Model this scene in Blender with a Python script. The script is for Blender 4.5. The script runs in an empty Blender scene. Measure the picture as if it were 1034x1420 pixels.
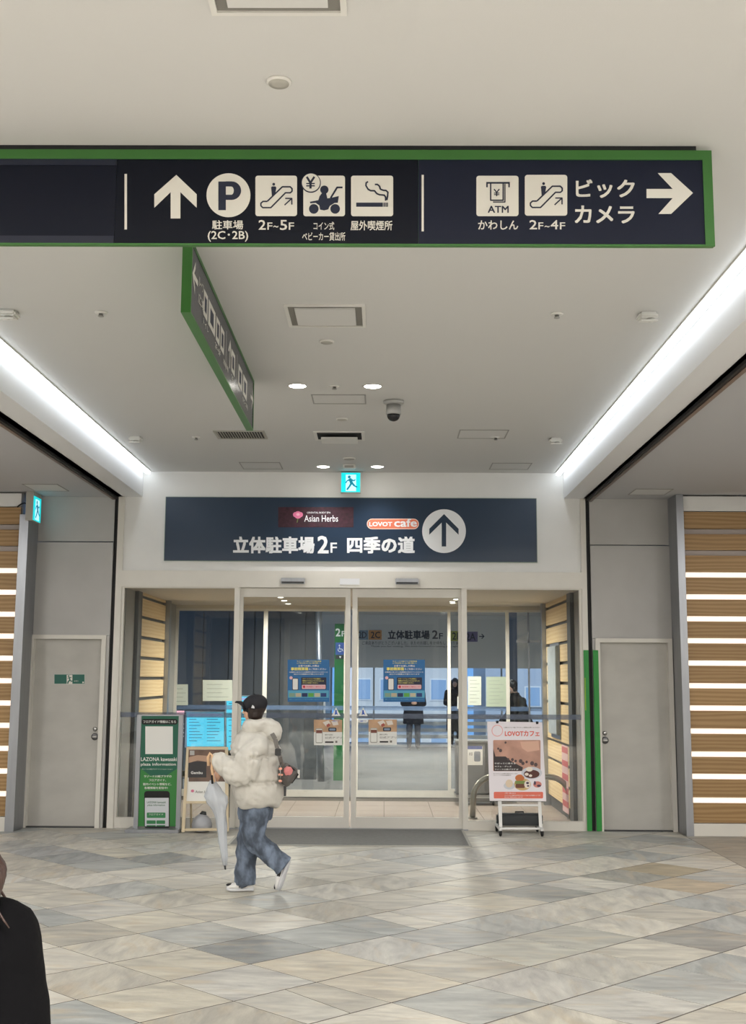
import bpy, bmesh, math, random
import numpy as np
from mathutils import Vector, Matrix, noise
random.seed(7)
COL = bpy.context.scene.collection
SC = bpy.context.scene

def srgb(r, g, b):
    f = lambda c: c/12.92 if c <= 0.04045 else ((c+0.055)/1.055)**2.4
    return (f(r/255), f(g/255), f(b/255))

# ------------------------------------------------------------------ camera
FPX, PITCH, YAW, ROLL = 1675.25, math.radians(8.579), math.radians(0.5275), math.radians(0.324)
CAMP = Vector((0, -13.84, 1.68))
fwd = Vector((-math.sin(YAW)*math.cos(PITCH), math.cos(YAW)*math.cos(PITCH), math.sin(PITCH)))
rt0 = Vector((math.cos(YAW), math.sin(YAW), 0)); up0 = rt0.cross(fwd)
RT = rt0*math.cos(ROLL) + up0*math.sin(ROLL); UP = -rt0*math.sin(ROLL) + up0*math.cos(ROLL)
cam_data = bpy.data.cameras.new('camera'); cam = bpy.data.objects.new('camera', cam_data)
COL.objects.link(cam); SC.camera = cam
cam_data.sensor_fit = 'VERTICAL'; cam_data.sensor_height = 36; cam_data.sensor_width = 36
cam_data.lens = FPX/1420*36; cam_data.shift_y = -24/1420
cam_data.clip_start = 0.05; cam_data.clip_end = 300
R_ = Matrix((RT, UP, -fwd)).transposed()
cam.matrix_world = Matrix.Translation(CAMP) @ R_.to_4x4()

# ------------------------------------------------------------------ world, lights, exposure
W = bpy.data.worlds.new('overcast_daylight'); SC.world = W; W.use_nodes = True
nt = W.node_tree; bgn = nt.nodes['Background']
tc = nt.nodes.new('ShaderNodeTexCoord'); sx = nt.nodes.new('ShaderNodeSeparateXYZ'); rp = nt.nodes.new('ShaderNodeValToRGB')
nt.links.new(tc.outputs['Generated'], sx.inputs[0]); nt.links.new(sx.outputs['Z'], rp.inputs[0]); nt.links.new(rp.outputs[0], bgn.inputs[0])
rp.color_ramp.elements[0].position = 0.0; rp.color_ramp.elements[0].color = (0.17, 0.38, 0.78, 1)
rp.color_ramp.elements[1].position = 0.6; rp.color_ramp.elements[1].color = (0.26, 0.42, 0.72, 1)
bgn.inputs[1].default_value = 1.15
SC.view_settings.view_transform = 'Standard'; SC.view_settings.look = 'None'
SC.view_settings.gamma = 1; SC.view_settings.use_curve_mapping = False
SC.view_settings.exposure = 0.40
SC.cycles.max_bounces = 8; SC.cycles.diffuse_bounces = 4; SC.cycles.glossy_bounces = 3
SC.cycles.transmission_bounces = 4; SC.cycles.transparent_max_bounces = 12
SC.cycles.caustics_reflective = False; SC.cycles.caustics_refractive = False
SC.cycles.sample_clamp_indirect = 4; SC.cycles.use_denoising = True

def area(name, loc, sx_, sy_, power, col, rot=(0, 0, 0)):
    l = bpy.data.lights.new(name, 'AREA'); l.shape = 'RECTANGLE'; l.size = sx_; l.size_y = sy_
    l.energy = power; l.color = col
    o = bpy.data.objects.new(name, l); COL.objects.link(o); o.location = loc; o.rotation_euler = rot
    return o
WARM = (1.0, 0.94, 0.875); NEUT = (1.0, 0.98, 0.95); COOL = (0.93, 0.97, 1.0)
# ceiling luminaires of the hall behind the camera
for i, x in enumerate((-3.2, 0.2, 3.4)):
    area('hall_light', (x, -14.3, 3.98), 1.2, 0.5, 228, WARM)
    area('hall_light', (x, -16.5, 3.98), 1.2, 0.5, 228, WARM)
for x in (-5.4, 4.9):
    area('bay_light', (x, -4.4, 3.70), 0.5, 0.5, 55, NEUT)
    area('bay_light', (x, -8.0, 3.70), 0.5, 0.5, 55, NEUT)
sun = bpy.data.lights.new('facade_fill_sun', 'SUN'); sun.energy = 2.2; sun.angle = 0.3; sun.color = (1.0, 0.98, 0.95)
sun_o = bpy.data.objects.new('facade_fill_sun', sun); COL.objects.link(sun_o); sun_o.rotation_euler = (math.radians(48), 0, math.radians(-12))  # unseen sun added to brighten the facades across the street

# ------------------------------------------------------------------ rays through the photograph, for measuring real positions
def ray(px, py):
    return (fwd*FPX + RT*(px-517) - UP*(py-686)).normalized()
def onp(px, py, p, n):
    d = ray(px, py); t = (Vector(p)-CAMP).dot(n)/d.dot(n); return CAMP + d*t
def onY(px, py, Y=0.0): return onp(px, py, (0, Y, 0), Vector((0, 1, 0)))
def onZ(px, py, Z=0.0): return onp(px, py, (0, 0, Z), Vector((0, 0, 1)))
def onX(px, py, X): return onp(px, py, (X, 0, 0), Vector((1, 0, 0)))

# ------------------------------------------------------------------ materials
MATS = {}
def mat(name, col, rough=0.5, metal=0.0, emit=0.0, var=0.0, vscale=6.0, bump=0.0, bscale=40.0, stretch=(1, 1, 1), spec=0.5, coat=0.0, emitcol=None, vpos=(.3, .7)):
    if name in MATS: return MATS[name]
    m = bpy.data.materials.new(name); m.use_nodes = True; t = m.node_tree; b = t.nodes['Principled BSDF']
    c = srgb(*col)
    b.inputs['Base Color'].default_value = (*c, 1); b.inputs['Roughness'].default_value = rough
    b.inputs['Metallic'].default_value = metal; b.inputs['Specular IOR Level'].default_value = spec
    b.inputs['Coat Weight'].default_value = coat
    if emit:
        b.inputs['Emission Color'].default_value = (*(srgb(*emitcol) if emitcol else c), 1); b.inputs['Emission Strength'].default_value = emit
    if var or bump:
        tcn = t.nodes.new('ShaderNodeTexCoord'); mp = t.nodes.new('ShaderNodeMapping'); mp.inputs['Scale'].default_value = stretch
        t.links.new(tcn.outputs['Object'], mp.inputs[0])
        if var:
            nz = t.nodes.new('ShaderNodeTexNoise'); nz.inputs['Scale'].default_value = vscale; nz.inputs['Detail'].default_value = 5
            t.links.new(mp.outputs[0], nz.inputs['Vector'])
            r = t.nodes.new('ShaderNodeValToRGB')
            r.color_ramp.elements[0].position = vpos[0]; r.color_ramp.elements[1].position = vpos[1]
            r.color_ramp.elements[0].color = (*[x*(1-var) for x in c], 1); r.color_ramp.elements[1].color = (*[min(1, x*(1+var)) for x in c], 1)
            t.links.new(nz.outputs[0], r.inputs[0]); t.links.new(r.outputs[0], b.inputs['Base Color'])
        if bump:
            n2 = t.nodes.new('ShaderNodeTexNoise'); n2.inputs['Scale'].default_value = bscale; n2.inputs['Detail'].default_value = 3
            t.links.new(mp.outputs[0], n2.inputs['Vector'])
            bp = t.nodes.new('ShaderNodeBump'); bp.inputs['Strength'].default_value = bump; bp.inputs['Distance'].default_value = 0.01
            t.links.new(n2.outputs[0], bp.inputs['Height']); t.links.new(bp.outputs[0], b.inputs['Normal'])
    MATS[name] = m; return m

def mat_wood(name, col, dark, rough=0.5):
    m = bpy.data.materials.new(name); m.use_nodes = True; t = m.node_tree; b = t.nodes['Principled BSDF']
    oi = t.nodes.new('ShaderNodeObjectInfo'); tcn = t.nodes.new('ShaderNodeTexCoord'); mp = t.nodes.new('ShaderNodeMapping')
    mul = t.nodes.new('ShaderNodeVectorMath'); mul.operation = 'SCALE'; mul.inputs['Scale'].default_value = 0
    ad = t.nodes.new('ShaderNodeVectorMath'); ad.operation = 'ADD'
    mu = t.nodes.new('ShaderNodeMath'); mu.operation = 'MULTIPLY'; mu.inputs[1].default_value = 37
    t.links.new(oi.outputs['Random'], mu.inputs[0])
    cx = t.nodes.new('ShaderNodeCombineXYZ'); t.links.new(mu.outputs[0], cx.inputs[0]); t.links.new(mu.outputs[0], cx.inputs[2])
    t.links.new(tcn.outputs['Object'], ad.inputs[0]); t.links.new(cx.outputs[0], ad.inputs[1]); t.links.new(ad.outputs[0], mp.inputs[0])
    mp.inputs['Scale'].default_value = (0.9, 0.9, 9)
    wv = t.nodes.new('ShaderNodeTexWave'); wv.inputs['Scale'].default_value = 0.8; wv.inputs['Distortion'].default_value = 9; wv.inputs['Detail'].default_value = 3; wv.inputs['Detail Scale'].default_value = 0.7
    wv.bands_direction = 'Z'
    t.links.new(mp.outputs[0], wv.inputs['Vector'])
    r = t.nodes.new('ShaderNodeValToRGB'); r.color_ramp.elements[0].color = (*srgb(*dark), 1); r.color_ramp.elements[1].color = (*srgb(*col), 1)
    t.links.new(wv.outputs[0], r.inputs[0])
    hv = t.nodes.new('ShaderNodeHueSaturation'); m2 = t.nodes.new('ShaderNodeMapRange'); m2.inputs[3].default_value = 0.92; m2.inputs[4].default_value = 1.08
    t.links.new(oi.outputs['Random'], m2.inputs[0]); t.links.new(m2.outputs[0], hv.inputs['Value']); t.links.new(r.outputs[0], hv.inputs['Color'])
    t.links.new(hv.outputs[0], b.inputs['Base Color']); b.inputs['Roughness'].default_value = rough
    MATS[name] = m; return m

def mat_stone(attr=False):
    m = bpy.data.materials.new('natural_stone'); m.use_nodes = True; t = m.node_tree; b = t.nodes['Principled BSDF']
    N = t.nodes.new; L = t.links.new
    oi = N('ShaderNodeObjectInfo'); tcn = N('ShaderNodeTexCoord'); mu = N('ShaderNodeMath'); mu.operation = 'MULTIPLY'; mu.inputs[1].default_value = 53
    L(oi.outputs['Random'], mu.inputs[0]); cx = N('ShaderNodeCombineXYZ')
    for i in range(3): L(mu.outputs[0], cx.inputs[i])
    ad = N('ShaderNodeVectorMath'); L(tcn.outputs['Object'], ad.inputs[0]); L(cx.outputs[0], ad.inputs[1])
    mp = N('ShaderNodeMapping'); L(ad.outputs[0], mp.inputs[0]); mp.inputs['Scale'].default_value = (1.2, 3.4, 1); mp.inputs['Rotation'].default_value = (0, 0, 0.5)
    n1 = N('ShaderNodeTexNoise'); n1.inputs['Scale'].default_value = 2.3; n1.inputs['Detail'].default_value = 6; n1.inputs['Distortion'].default_value = 0.8; L(mp.outputs[0], n1.inputs['Vector'])
    r1 = N('ShaderNodeValToRGB'); r1.color_ramp.elements[0].position = 0.32; r1.color_ramp.elements[1].position = 0.7
    r1.color_ramp.elements[0].color = (0.70, 0.70, 0.71, 1); r1.color_ramp.elements[1].color = (1.14, 1.13, 1.10, 1); L(n1.outputs[0], r1.inputs[0])
    mx = N('ShaderNodeMixRGB'); mx.blend_type = 'MULTIPLY'; mx.inputs[0].default_value = 1; at = N('ShaderNodeAttribute'); at.attribute_name = 'tint'; L(at.outputs['Color'] if attr else oi.outputs['Color'], mx.inputs[1]); L(r1.outputs[0], mx.inputs[2])
    n2 = N('ShaderNodeTexNoise'); n2.inputs['Scale'].default_value = 1.5; n2.inputs['Detail'].default_value = 4; n2.inputs['Distortion'].default_value = 1.5; L(mp.outputs[0], n2.inputs['Vector'])
    r2 = N('ShaderNodeValToRGB'); r2.color_ramp.elements[0].position = 0.54; r2.color_ramp.elements[1].position = 0.72; r2.color_ramp.elements[0].color = (0, 0, 0, 1); r2.color_ramp.elements[1].color = (.42, .42, .42, 1); L(n2.outputs[0], r2.inputs[0])
    m3 = N('ShaderNodeMixRGB'); L(r2.outputs[0], m3.inputs[0]); L(mx.outputs[0], m3.inputs[1]); m3.inputs[2].default_value = (*srgb(192, 174, 144), 1)
    L(m3.outputs[0], b.inputs['Base Color'])
    n3 = N('ShaderNodeTexNoise'); n3.inputs['Scale'].default_value = 5; n3.inputs['Detail'].default_value = 7; L(mp.outputs[0], n3.inputs['Vector'])
    rr = N('ShaderNodeMapRange'); rr.inputs[3].default_value = 0.28; rr.inputs[4].default_value = 0.6; L(n3.outputs[0], rr.inputs[0]); L(rr.outputs[0], b.inputs['Roughness'])
    bp = N('ShaderNodeBump'); bp.inputs['Strength'].default_value = 0.6; bp.inputs['Distance'].default_value = 0.012; L(n3.outputs[0], bp.inputs['Height']); L(bp.outputs[0], b.inputs['Normal'])
    MATS['stone'] = m; return m

def mat_glass(name, tint=(0.93, 0.95, 0.95), refl=1.0):
    m = bpy.data.materials.new(name); m.use_nodes = True; t = m.node_tree; t.nodes.clear()
    out = t.nodes.new('ShaderNodeOutputMaterial'); tr = t.nodes.new('ShaderNodeBsdfTransparent'); gl = t.nodes.new('ShaderNodeBsdfGlossy')
    tr.inputs[0].default_value = (*tint, 1); gl.inputs['Roughness'].default_value = 0.01; gl.inputs[0].default_value = (1, 1, 1, 1)
    fr = t.nodes.new('ShaderNodeFresnel'); fr.inputs[0].default_value = 1.5
    mx = t.nodes.new('ShaderNodeMixShader'); mu = t.nodes.new('ShaderNodeMath'); mu.operation = 'MULTIPLY'; mu.inputs[1].default_value = refl
    t.links.new(fr.outputs[0], mu.inputs[0]); t.links.new(mu.outputs[0], mx.inputs[0]); t.links.new(tr.outputs[0], mx.inputs[1]); t.links.new(gl.outputs[0], mx.inputs[2])
    t.links.new(mx.outputs[0], out.inputs[0]); MATS[name] = m; return m

def mat_film(name, col, alpha, rough=0.3):
    m = mat(name, col, rough); m.node_tree.nodes['Principled BSDF'].inputs['Alpha'].default_value = alpha; return m

def lampspot(name, loc, power, col, size=2.2, r=.04):
    l = bpy.data.lights.new(name, 'SPOT'); l.energy = power; l.spot_size = size; l.spot_blend = .8; l.shadow_soft_size = r; l.color = col
    o = bpy.data.objects.new(name, l); COL.objects.link(o); o.location = loc; return o
M = {
 'ceil': mat('ceiling_paint', (210, 210, 208), 0.9, bump=0.05, bscale=150),
 'white': mat('white_wall_paint', (232, 232, 230), 0.75, var=0.02, vscale=3),
 'beam': mat('beam_paint', (228, 229, 230), 0.8),
 'grey': mat('grey_panel_paint', (186, 185, 183), 0.6, var=0.05, vscale=2.5),
 'door': mat('service_door_paint', (186, 184, 178), 0.5, var=0.09, vscale=2.2, stretch=(1, 1, 1.6)),
 'frame': mat('beige_frame', (222, 219, 211), 0.45, var=0.02),
 'frame2': mat('inner_beige_frame', (206, 198, 182), 0.5),
 'black': mat('black', (12, 12, 14), 0.6),
 'dark': mat('dark_grey', (50, 52, 54), 0.5),
 'alu': mat('brushed_aluminium', (160, 163, 168), 0.35, metal=0.8, var=0.06, vscale=3, stretch=(6, 6, .6)),
 'steel': mat('stainless_steel', (170, 170, 168), 0.28, metal=1.0),
 'wood': mat_wood('oak_board', (176, 143, 98), (152, 119, 76)),
 'pale': mat_wood('pale_birch_board', (238, 214, 168), (228, 200, 150)),
 'green': mat('sign_green', (58, 112, 50), 0.4),
 'guard': mat('guard_green', (40, 150, 62), 0.45, var=0.05),
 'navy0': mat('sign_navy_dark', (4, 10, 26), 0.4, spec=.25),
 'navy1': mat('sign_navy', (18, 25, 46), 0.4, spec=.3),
 'navy2': mat('board_navy', (38, 56, 78), 0.3),
 'ink': mat('white_print', (222, 220, 212), 0.6),
 'inkw': mat('bright_white_print', (240, 242, 245), 0.6),
 'nink': mat('navy_print', (24, 32, 56), 0.6),
 'stone_far': mat_stone(True), 'stone': mat_stone(),
 'grout': mat('floor_grout', (92, 87, 80), 0.9),
 'glass': mat_glass('clear_glass'),
 'strip': mat('led_strip', (255, 255, 255), 0.5, emit=4.4, emitcol=(240, 248, 255)),
 'lamp': mat('lamp_lens', (255, 255, 255), 0.5, emit=14.0, emitcol=(255, 250, 240)),
 'slit': mat('backlit_slit', (255, 240, 225), 0.5, emit=0.7, emitcol=(255, 236, 220)),
 'slitoff': mat('unlit_slit', (176, 166, 160), 0.5),
 'plastic': mat('white_plastic', (222, 221, 216), 0.4),
 'plasticg': mat('grey_plastic', (170, 168, 160), 0.45),
}

# ------------------------------------------------------------------ mesh helpers
class MB:
    def __init__(s): s.v = []; s.f = []
    def add(s, vs, fs):
        k = len(s.v); s.v += [Vector(v) for v in vs]; s.f += [[i+k for i in f] for f in fs]; return s
    def box(s, a, b):
        x0, x1 = sorted((a[0], b[0])); y0, y1 = sorted((a[1], b[1])); z0, z1 = sorted((a[2], b[2]))
        return s.add([(x0,y0,z0),(x1,y0,z0),(x1,y1,z0),(x0,y1,z0),(x0,y0,z1),(x1,y0,z1),(x1,y1,z1),(x0,y1,z1)],
                     [(0,3,2,1),(4,5,6,7),(0,1,5,4),(1,2,6,5),(2,3,7,6),(3,0,4,7)])
    def prism(s, pts, off):
        n = len(pts); off = Vector(off); vs = [Vector(p) for p in pts]
        return s.add(vs+[v+off for v in vs], [list(range(n))[::-1], list(range(n, 2*n))]+[(i, (i+1) % n, n+(i+1) % n, n+i) for i in range(n)])
    def tube(s, pts, r, n=10, cap=True):
        pts = [Vector(p) for p in pts]; rs = r if isinstance(r, (list, tuple)) else [r]*len(pts); k = len(s.v); prev = None
        for i, p in enumerate(pts):
            t = (pts[min(i+1, len(pts)-1)]-pts[max(i-1, 0)]).normalized()
            if prev is None: a = t.orthogonal().normalized()
            else:
                a = prev-t*prev.dot(t); a = a.normalized() if a.length > 1e-6 else t.orthogonal().normalized()
            prev = a; b = t.cross(a)
            for j in range(n):
                w = 2*math.pi*j/n; s.v.append(p+(a*math.cos(w)+b*math.sin(w))*rs[i])
        for i in range(len(pts)-1):
            for j in range(n): s.f.append([k+i*n+j, k+i*n+(j+1) % n, k+(i+1)*n+(j+1) % n, k+(i+1)*n+j])
        if cap: s.f += [[k+j for j in range(n)][::-1], [k+(len(pts)-1)*n+j for j in range(n)]]
        return s
    def lathe(s, c, prof, n=24, ax=(0, 0, 1)):
        ax = Vector(ax).normalized(); a = ax.orthogonal().normalized(); b = ax.cross(a); c = Vector(c); k = len(s.v)
        for r, h in prof:
            for j in range(n):
                w = 2*math.pi*j/n; s.v.append(c+ax*h+(a*math.cos(w)+b*math.sin(w))*r)
        for i in range(len(prof)-1):
            for j in range(n): s.f.append([k+i*n+j, k+i*n+(j+1) % n, k+(i+1)*n+(j+1) % n, k+(i+1)*n+j])
        s.f += [[k+j for j in range(n)][::-1], [k+(len(prof)-1)*n+j for j in range(n)]]
        return s
    def ell(s, c, r, n=14, rot=None):
        c = Vector(c); k = len(s.v); m = n//2
        for i in range(m+1):
            th = math.pi*(i+0.0001)/(m+0.0002)
            for j in range(n):
                w = 2*math.pi*j/n; v = Vector((math.sin(th)*math.cos(w)*r[0], math.sin(th)*math.sin(w)*r[1], math.cos(th)*r[2]))
                if rot: v = rot @ v
                s.v.append(c+v)
        for i in range(m):
            for j in range(n): s.f.append([k+i*n+j, k+i*n+(j+1) % n, k+(i+1)*n+(j+1) % n, k+(i+1)*n+j][::-1])
        s.f += [[k+j for j in range(n)], [k+m*n+j for j in range(n)][::-1]]
        return s
    def loft(s, rings, n=20):
        """rings: (centre, half-axis a, half-axis b)"""
        k = len(s.v)
        for c, a, b in rings:
            c = Vector(c); a = Vector(a); b = Vector(b)
            for j in range(n):
                w = 2*math.pi*j/n; s.v.append(c+a*math.cos(w)+b*math.sin(w))
        for i in range(len(rings)-1):
            for j in range(n): s.f.append([k+i*n+j, k+i*n+(j+1) % n, k+(i+1)*n+(j+1) % n, k+(i+1)*n+j])
        s.f += [[k+j for j in range(n)][::-1], [k+(len(rings)-1)*n+j for j in range(n)]]
        return s
    def cap(s, p0, r0, p1, r1, n=12):
        p0 = Vector(p0); p1 = Vector(p1); d = p1-p0; L = d.length; t = d/L if L > 1e-6 else Vector((0, 0, 1)); a = t.orthogonal().normalized(); b = t.cross(a)
        rings = []
        for w in (-89, -60, -30, 0):
            q = math.radians(w); rings.append((p0+t*r0*math.sin(q), a*r0*math.cos(q), b*r0*math.cos(q)))
        for w in (0, 30, 60, 89):
            q = math.radians(w); rings.append((p1+t*r1*math.sin(q), a*r1*math.cos(q), b*r1*math.cos(q)))
        return s.loft(rings, n)
    def chain(s, pts, rs, n=12):
        for i in range(len(pts)-1): s.cap(pts[i], rs[i], pts[i+1], rs[i+1], n)
        return s

def root_loc(o):
    while o.parent: o = o.parent
    return o.location
def mk(name, verts, faces, material, parent=None, smooth=False, bevel=0.0):
    me = bpy.data.meshes.new(name)
    if parent is not None: L = Vector(parent.get('_o', (0, 0, 0)))
    else:
        xs = [v[0] for v in verts]; ys = [v[1] for v in verts]; zs = [v[2] for v in verts]
        L = Vector(((min(xs)+max(xs))/2, (min(ys)+max(ys))/2, min(zs)))
    me.from_pydata([tuple(Vector(v)-L) for v in verts], [], faces); me.update()
    me.materials.append(material)
    bm = bmesh.new(); bm.from_mesh(me); bmesh.ops.recalc_face_normals(bm, faces=bm.faces)
    if bevel: bmesh.ops.bevel(bm, geom=bm.edges[:], offset=bevel, segments=2, affect='EDGES', clamp_overlap=True)
    bm.to_mesh(me); bm.free()
    if smooth:
        for p in me.polygons: p.use_smooth = True
    o = bpy.data.objects.new(name, me); COL.objects.link(o)
    if parent is not None: o.parent = parent; o['_o'] = tuple(L)
    else: o.location = L; o['_o'] = tuple(L)
    return o
def obj(name, mb, material, parent=None, smooth=False, bevel=0.0): return mk(name, mb.v, mb.f, material, parent, smooth, bevel)
def thing(name, loc, label, cat, group=None):
    o = bpy.data.objects.new(name, None); COL.objects.link(o); o.location = loc; o['_o'] = tuple(loc); o.empty_display_size = 0.1
    o['label'] = label; o['category'] = cat
    if group: o['group'] = group
    return o
def tag(o, label, cat, group=None):
    o['label'] = label; o['category'] = cat
    if group: o['group'] = group
    return o
def struct(name, mb, material, parent=None, **k):
    o = obj(name, mb, material, parent, **k)
    if parent is None: o['kind'] = 'structure'
    return o
def B(a, b): return MB().box(a, b)
def dup(root, loc, label=None, group=None):
    r = root.copy(); COL.objects.link(r); r.location = loc
    if label: r['label'] = label
    if group: r['group'] = group
    for ch in list(root.children):
        c = ch.copy(); COL.objects.link(c); c.parent = r
        for g in ch.children:
            d = g.copy(); COL.objects.link(d); d.parent = c
    return r

# flat print on a plane, measured through the photograph or in plane metres
class Pl:
    def __init__(s, o, u, v): s.o = Vector(o); s.u = Vector(u).normalized(); s.v = Vector(v).normalized(); s.n = s.u.cross(s.v)
    def px(s, x, y):
        p = onp(x, y, s.o, s.n)-s.o; return (p.dot(s.u), p.dot(s.v))
    def w(s, a, b, off=0): return s.o+s.u*a+s.v*b+s.n*off
def front(Y): return Pl((0, Y, 0), (1, 0, 0), (0, 0, 1))
class Art:
    """shapes given in zoomed-picture coordinates (ox + x/k, oy + y/k), laid on the plane"""
    def __init__(s, pl, ox=0, oy=0, k=1.0, uv=False): s.pl = pl; s.ox = ox; s.oy = oy; s.k = k; s.uv = uv; s.P = []
    def m(s, x, y):
        if s.uv: return (s.ox+x/s.k, s.oy-y/s.k)
        return s.pl.px(s.ox+x/s.k, s.oy+y/s.k)
    def poly(s, pts): s.P.append([s.m(*p) for p in pts]); return s
    def rect(s, x0, y0, x1, y1): return s.poly([(x0, y0), (x1, y0), (x1, y1), (x0, y1)])
    def rr(s, x0, y0, x1, y1, r):
        pts = []
        for cx, cy, a0 in ((x1-r, y0+r, -90), (x1-r, y1-r, 0), (x0+r, y1-r, 90), (x0+r, y0+r, 180)):
            for i in range(6):
                w = math.radians(a0+18*i); pts.append((cx+r*math.cos(w), cy+r*math.sin(w)))
        return s.poly(pts)
    def circ(s, x, y, rx, ry=None, n=32):
        ry = ry or rx; return s.poly([(x+rx*math.cos(2*math.pi*i/n), y+ry*math.sin(2*math.pi*i/n)) for i in range(n)])
    def stroke(s, pts, w, close=False):
        if close: pts = list(pts)+[pts[0]]
        for (a, b), (c, d) in zip(pts[:-1], pts[1:]):
            L = math.hypot(c-a, d-b) or 1; nx, ny = -(d-b)/L*w/2, (c-a)/L*w/2
            s.poly([(a+nx, b+ny), (c+nx, d+ny), (c-nx, d-ny), (a-nx, b-ny)])
        for a, b in pts[1:-1]: s.circ(a, b, w/2, n=10)
        return s
    def build(s, name, material, parent, off=0.0015, thick=0.0):
        mb = MB()
        for i_, P in enumerate(s.P):
            pts = [s.pl.w(a, b, off+i_*3e-5) for a, b in P]
            if thick: mb.prism(pts, s.pl.n*thick)
            else: mb.add(pts, [list(range(len(pts)))])
        return obj(name, mb, material, parent)

def text_geo(body, bold=0.0):
    c = bpy.data.curves.new('t', 'FONT'); c.body = body; c.size = 1; c.resolution_u = 2
    o = bpy.data.objects.new('t', c); COL.objects.link(o); dg = bpy.context.evaluated_depsgraph_get()
    me = bpy.data.meshes.new_from_object(o.evaluated_get(dg), depsgraph=dg)
    V = [(v.co.x, v.co.y) for v in me.vertices]; F = [tuple(p.vertices) for p in me.polygons]
    bpy.data.objects.remove(o); bpy.data.curves.remove(c); bpy.data.meshes.remove(me)
    if bold > 0.0:                       # heavier strokes: the outline set down again with small shifts
        V0, F0, V, F = V, F, [], []
        for dx, dy in ((-1, -1), (1, -1), (1, 1), (-1, 1), (0, 0)):
            k = len(V); V += [(x+dx*bold, y+dy*bold) for x, y in V0]; F += [tuple(i+k for i in f) for f in F0]
    return V, F
def text(body, pl, box, material, parent, off=0.002, bold=0.0, uv=False, name='lettering'):
    """box (x0,y0,x1,y1): pixels in the photograph, or plane metres with y0 the top edge when uv"""
    V, F = text_geo(body, bold)
    if not V: return None
    x0 = min(v[0] for v in V); x1 = max(v[0] for v in V); y0 = min(v[1] for v in V); y1 = max(v[1] for v in V)
    out = []; n1 = len(V)//5 if bold > 0 else len(V)
    for x, y in V:
        a = (x-x0)/(x1-x0 or 1); b = (y1-y)/(y1-y0 or 1)
        qx = box[0]+(box[2]-box[0])*a; qy = box[1]+(box[3]-box[1])*b
        out.append(pl.w(*((qx, qy) if uv else pl.px(qx, qy)), off+1.2e-4*(len(out)//n1)))
    return mk(name, out, [list(f) for f in F], material, parent)
# ================================================================== THE SETTING
XL, XR, ZC, ZB = -2.799, 2.078, 4.029, 3.731
YS = -0.35                                   # slat walls stand proud of the door wall
def Xw(px, py, Y=0.0): return onY(px, py, Y).x
def Zw(px, py, Y=0.0): return onY(px, py, Y).z

floor = struct('floor', B((-7.6, -24, -0.05), (6.6, 0.1, -0.002)), M['grout'])
# natural stone tiles, laid diagonally
T = 0.58; q = 1/math.sqrt(2); BX = 3.262
TINTS = [(206,202,192), (198,196,190), (184,187,187), (214,210,201), (190,186,177), (172,177,179), (208,203,190), (200,199,196), (215,212,205), (196,192,183)]
def clip(poly, f):
    out = []
    for i, p in enumerate(poly):
        r_ = poly[(i+1) % len(poly)]; a, b = f(p), f(r_)
        if a >= 0: out.append(p)
        if (a > 0) != (b > 0) and a != b:
            t = a/(a-b); out.append((p[0]+(r_[0]-p[0])*t, p[1]+(r_[1]-p[1])*t))
    return out
def pxof(P):
    v = Vector(P)-CAMP; f = v.dot(fwd); return (517+FPX*v.dot(RT)/f, 686-FPX*v.dot(UP)/f) if f > 0.1 else (-9e3, 9e3)
def slab(poly):
    n = len(poly); c = (sum(p[0] for p in poly)/n, sum(p[1] for p in poly)/n); vs = []; ch = 0.001
    for z, s in ((-0.012, 0), (-0.0012, 0), (0, ch)):
        for p in poly:
            d = math.hypot(p[0]-c[0], p[1]-c[1]) or 1; k = 1-s/d; vs.append((c[0]+(p[0]-c[0])*k, c[1]+(p[1]-c[1])*k, z))
    fs = [[2*n+i for i in range(n)]]
    for L in (0, 1): fs += [[L*n+i, L*n+(i+1) % n, (L+1)*n+(i+1) % n, (L+1)*n+i] for i in range(n)]
    return c, [(v[0]-c[0], v[1]-c[1], v[2]) for v in vs], fs
g = 0.0045
proto = None; rnd = random.Random(11)
FIX = {(340,1334): (176,180,178), (560,1352): (205,200,188)}
SPECIAL = [((352,1316), (150,157,158)), ((560,1348), (208,196,170)), ((585,1185), (186,160,112)), ((880,1202), (190,168,122)), ((830,1212), (168,168,156)), ((430,1338), (206,203,194)),
           ((95,1193), (150,158,162)), ((100,1178), (170,176,180)), ((440,1352), (190,188,172)), ((740,1235), (160,166,162)), ((790,1300), (190,190,176)), ((710,1322), (196,196,180)), ((470,1350), (208,196,168)), ((600,1306), (172,176,174)), ((950,1235), (205,178,136)), ((970,1300), (160,160,154)), ((250,1200), (188,186,178)), ((200,1190), (150,154,154)), ((620,1270), (204,198,184)), ((985,1315), (200,178,142)), ((640,1195), (190,186,168))]
spec = [(onZ(*p), c) for p, c in SPECIAL]
FAR = ([], [], [])
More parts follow.
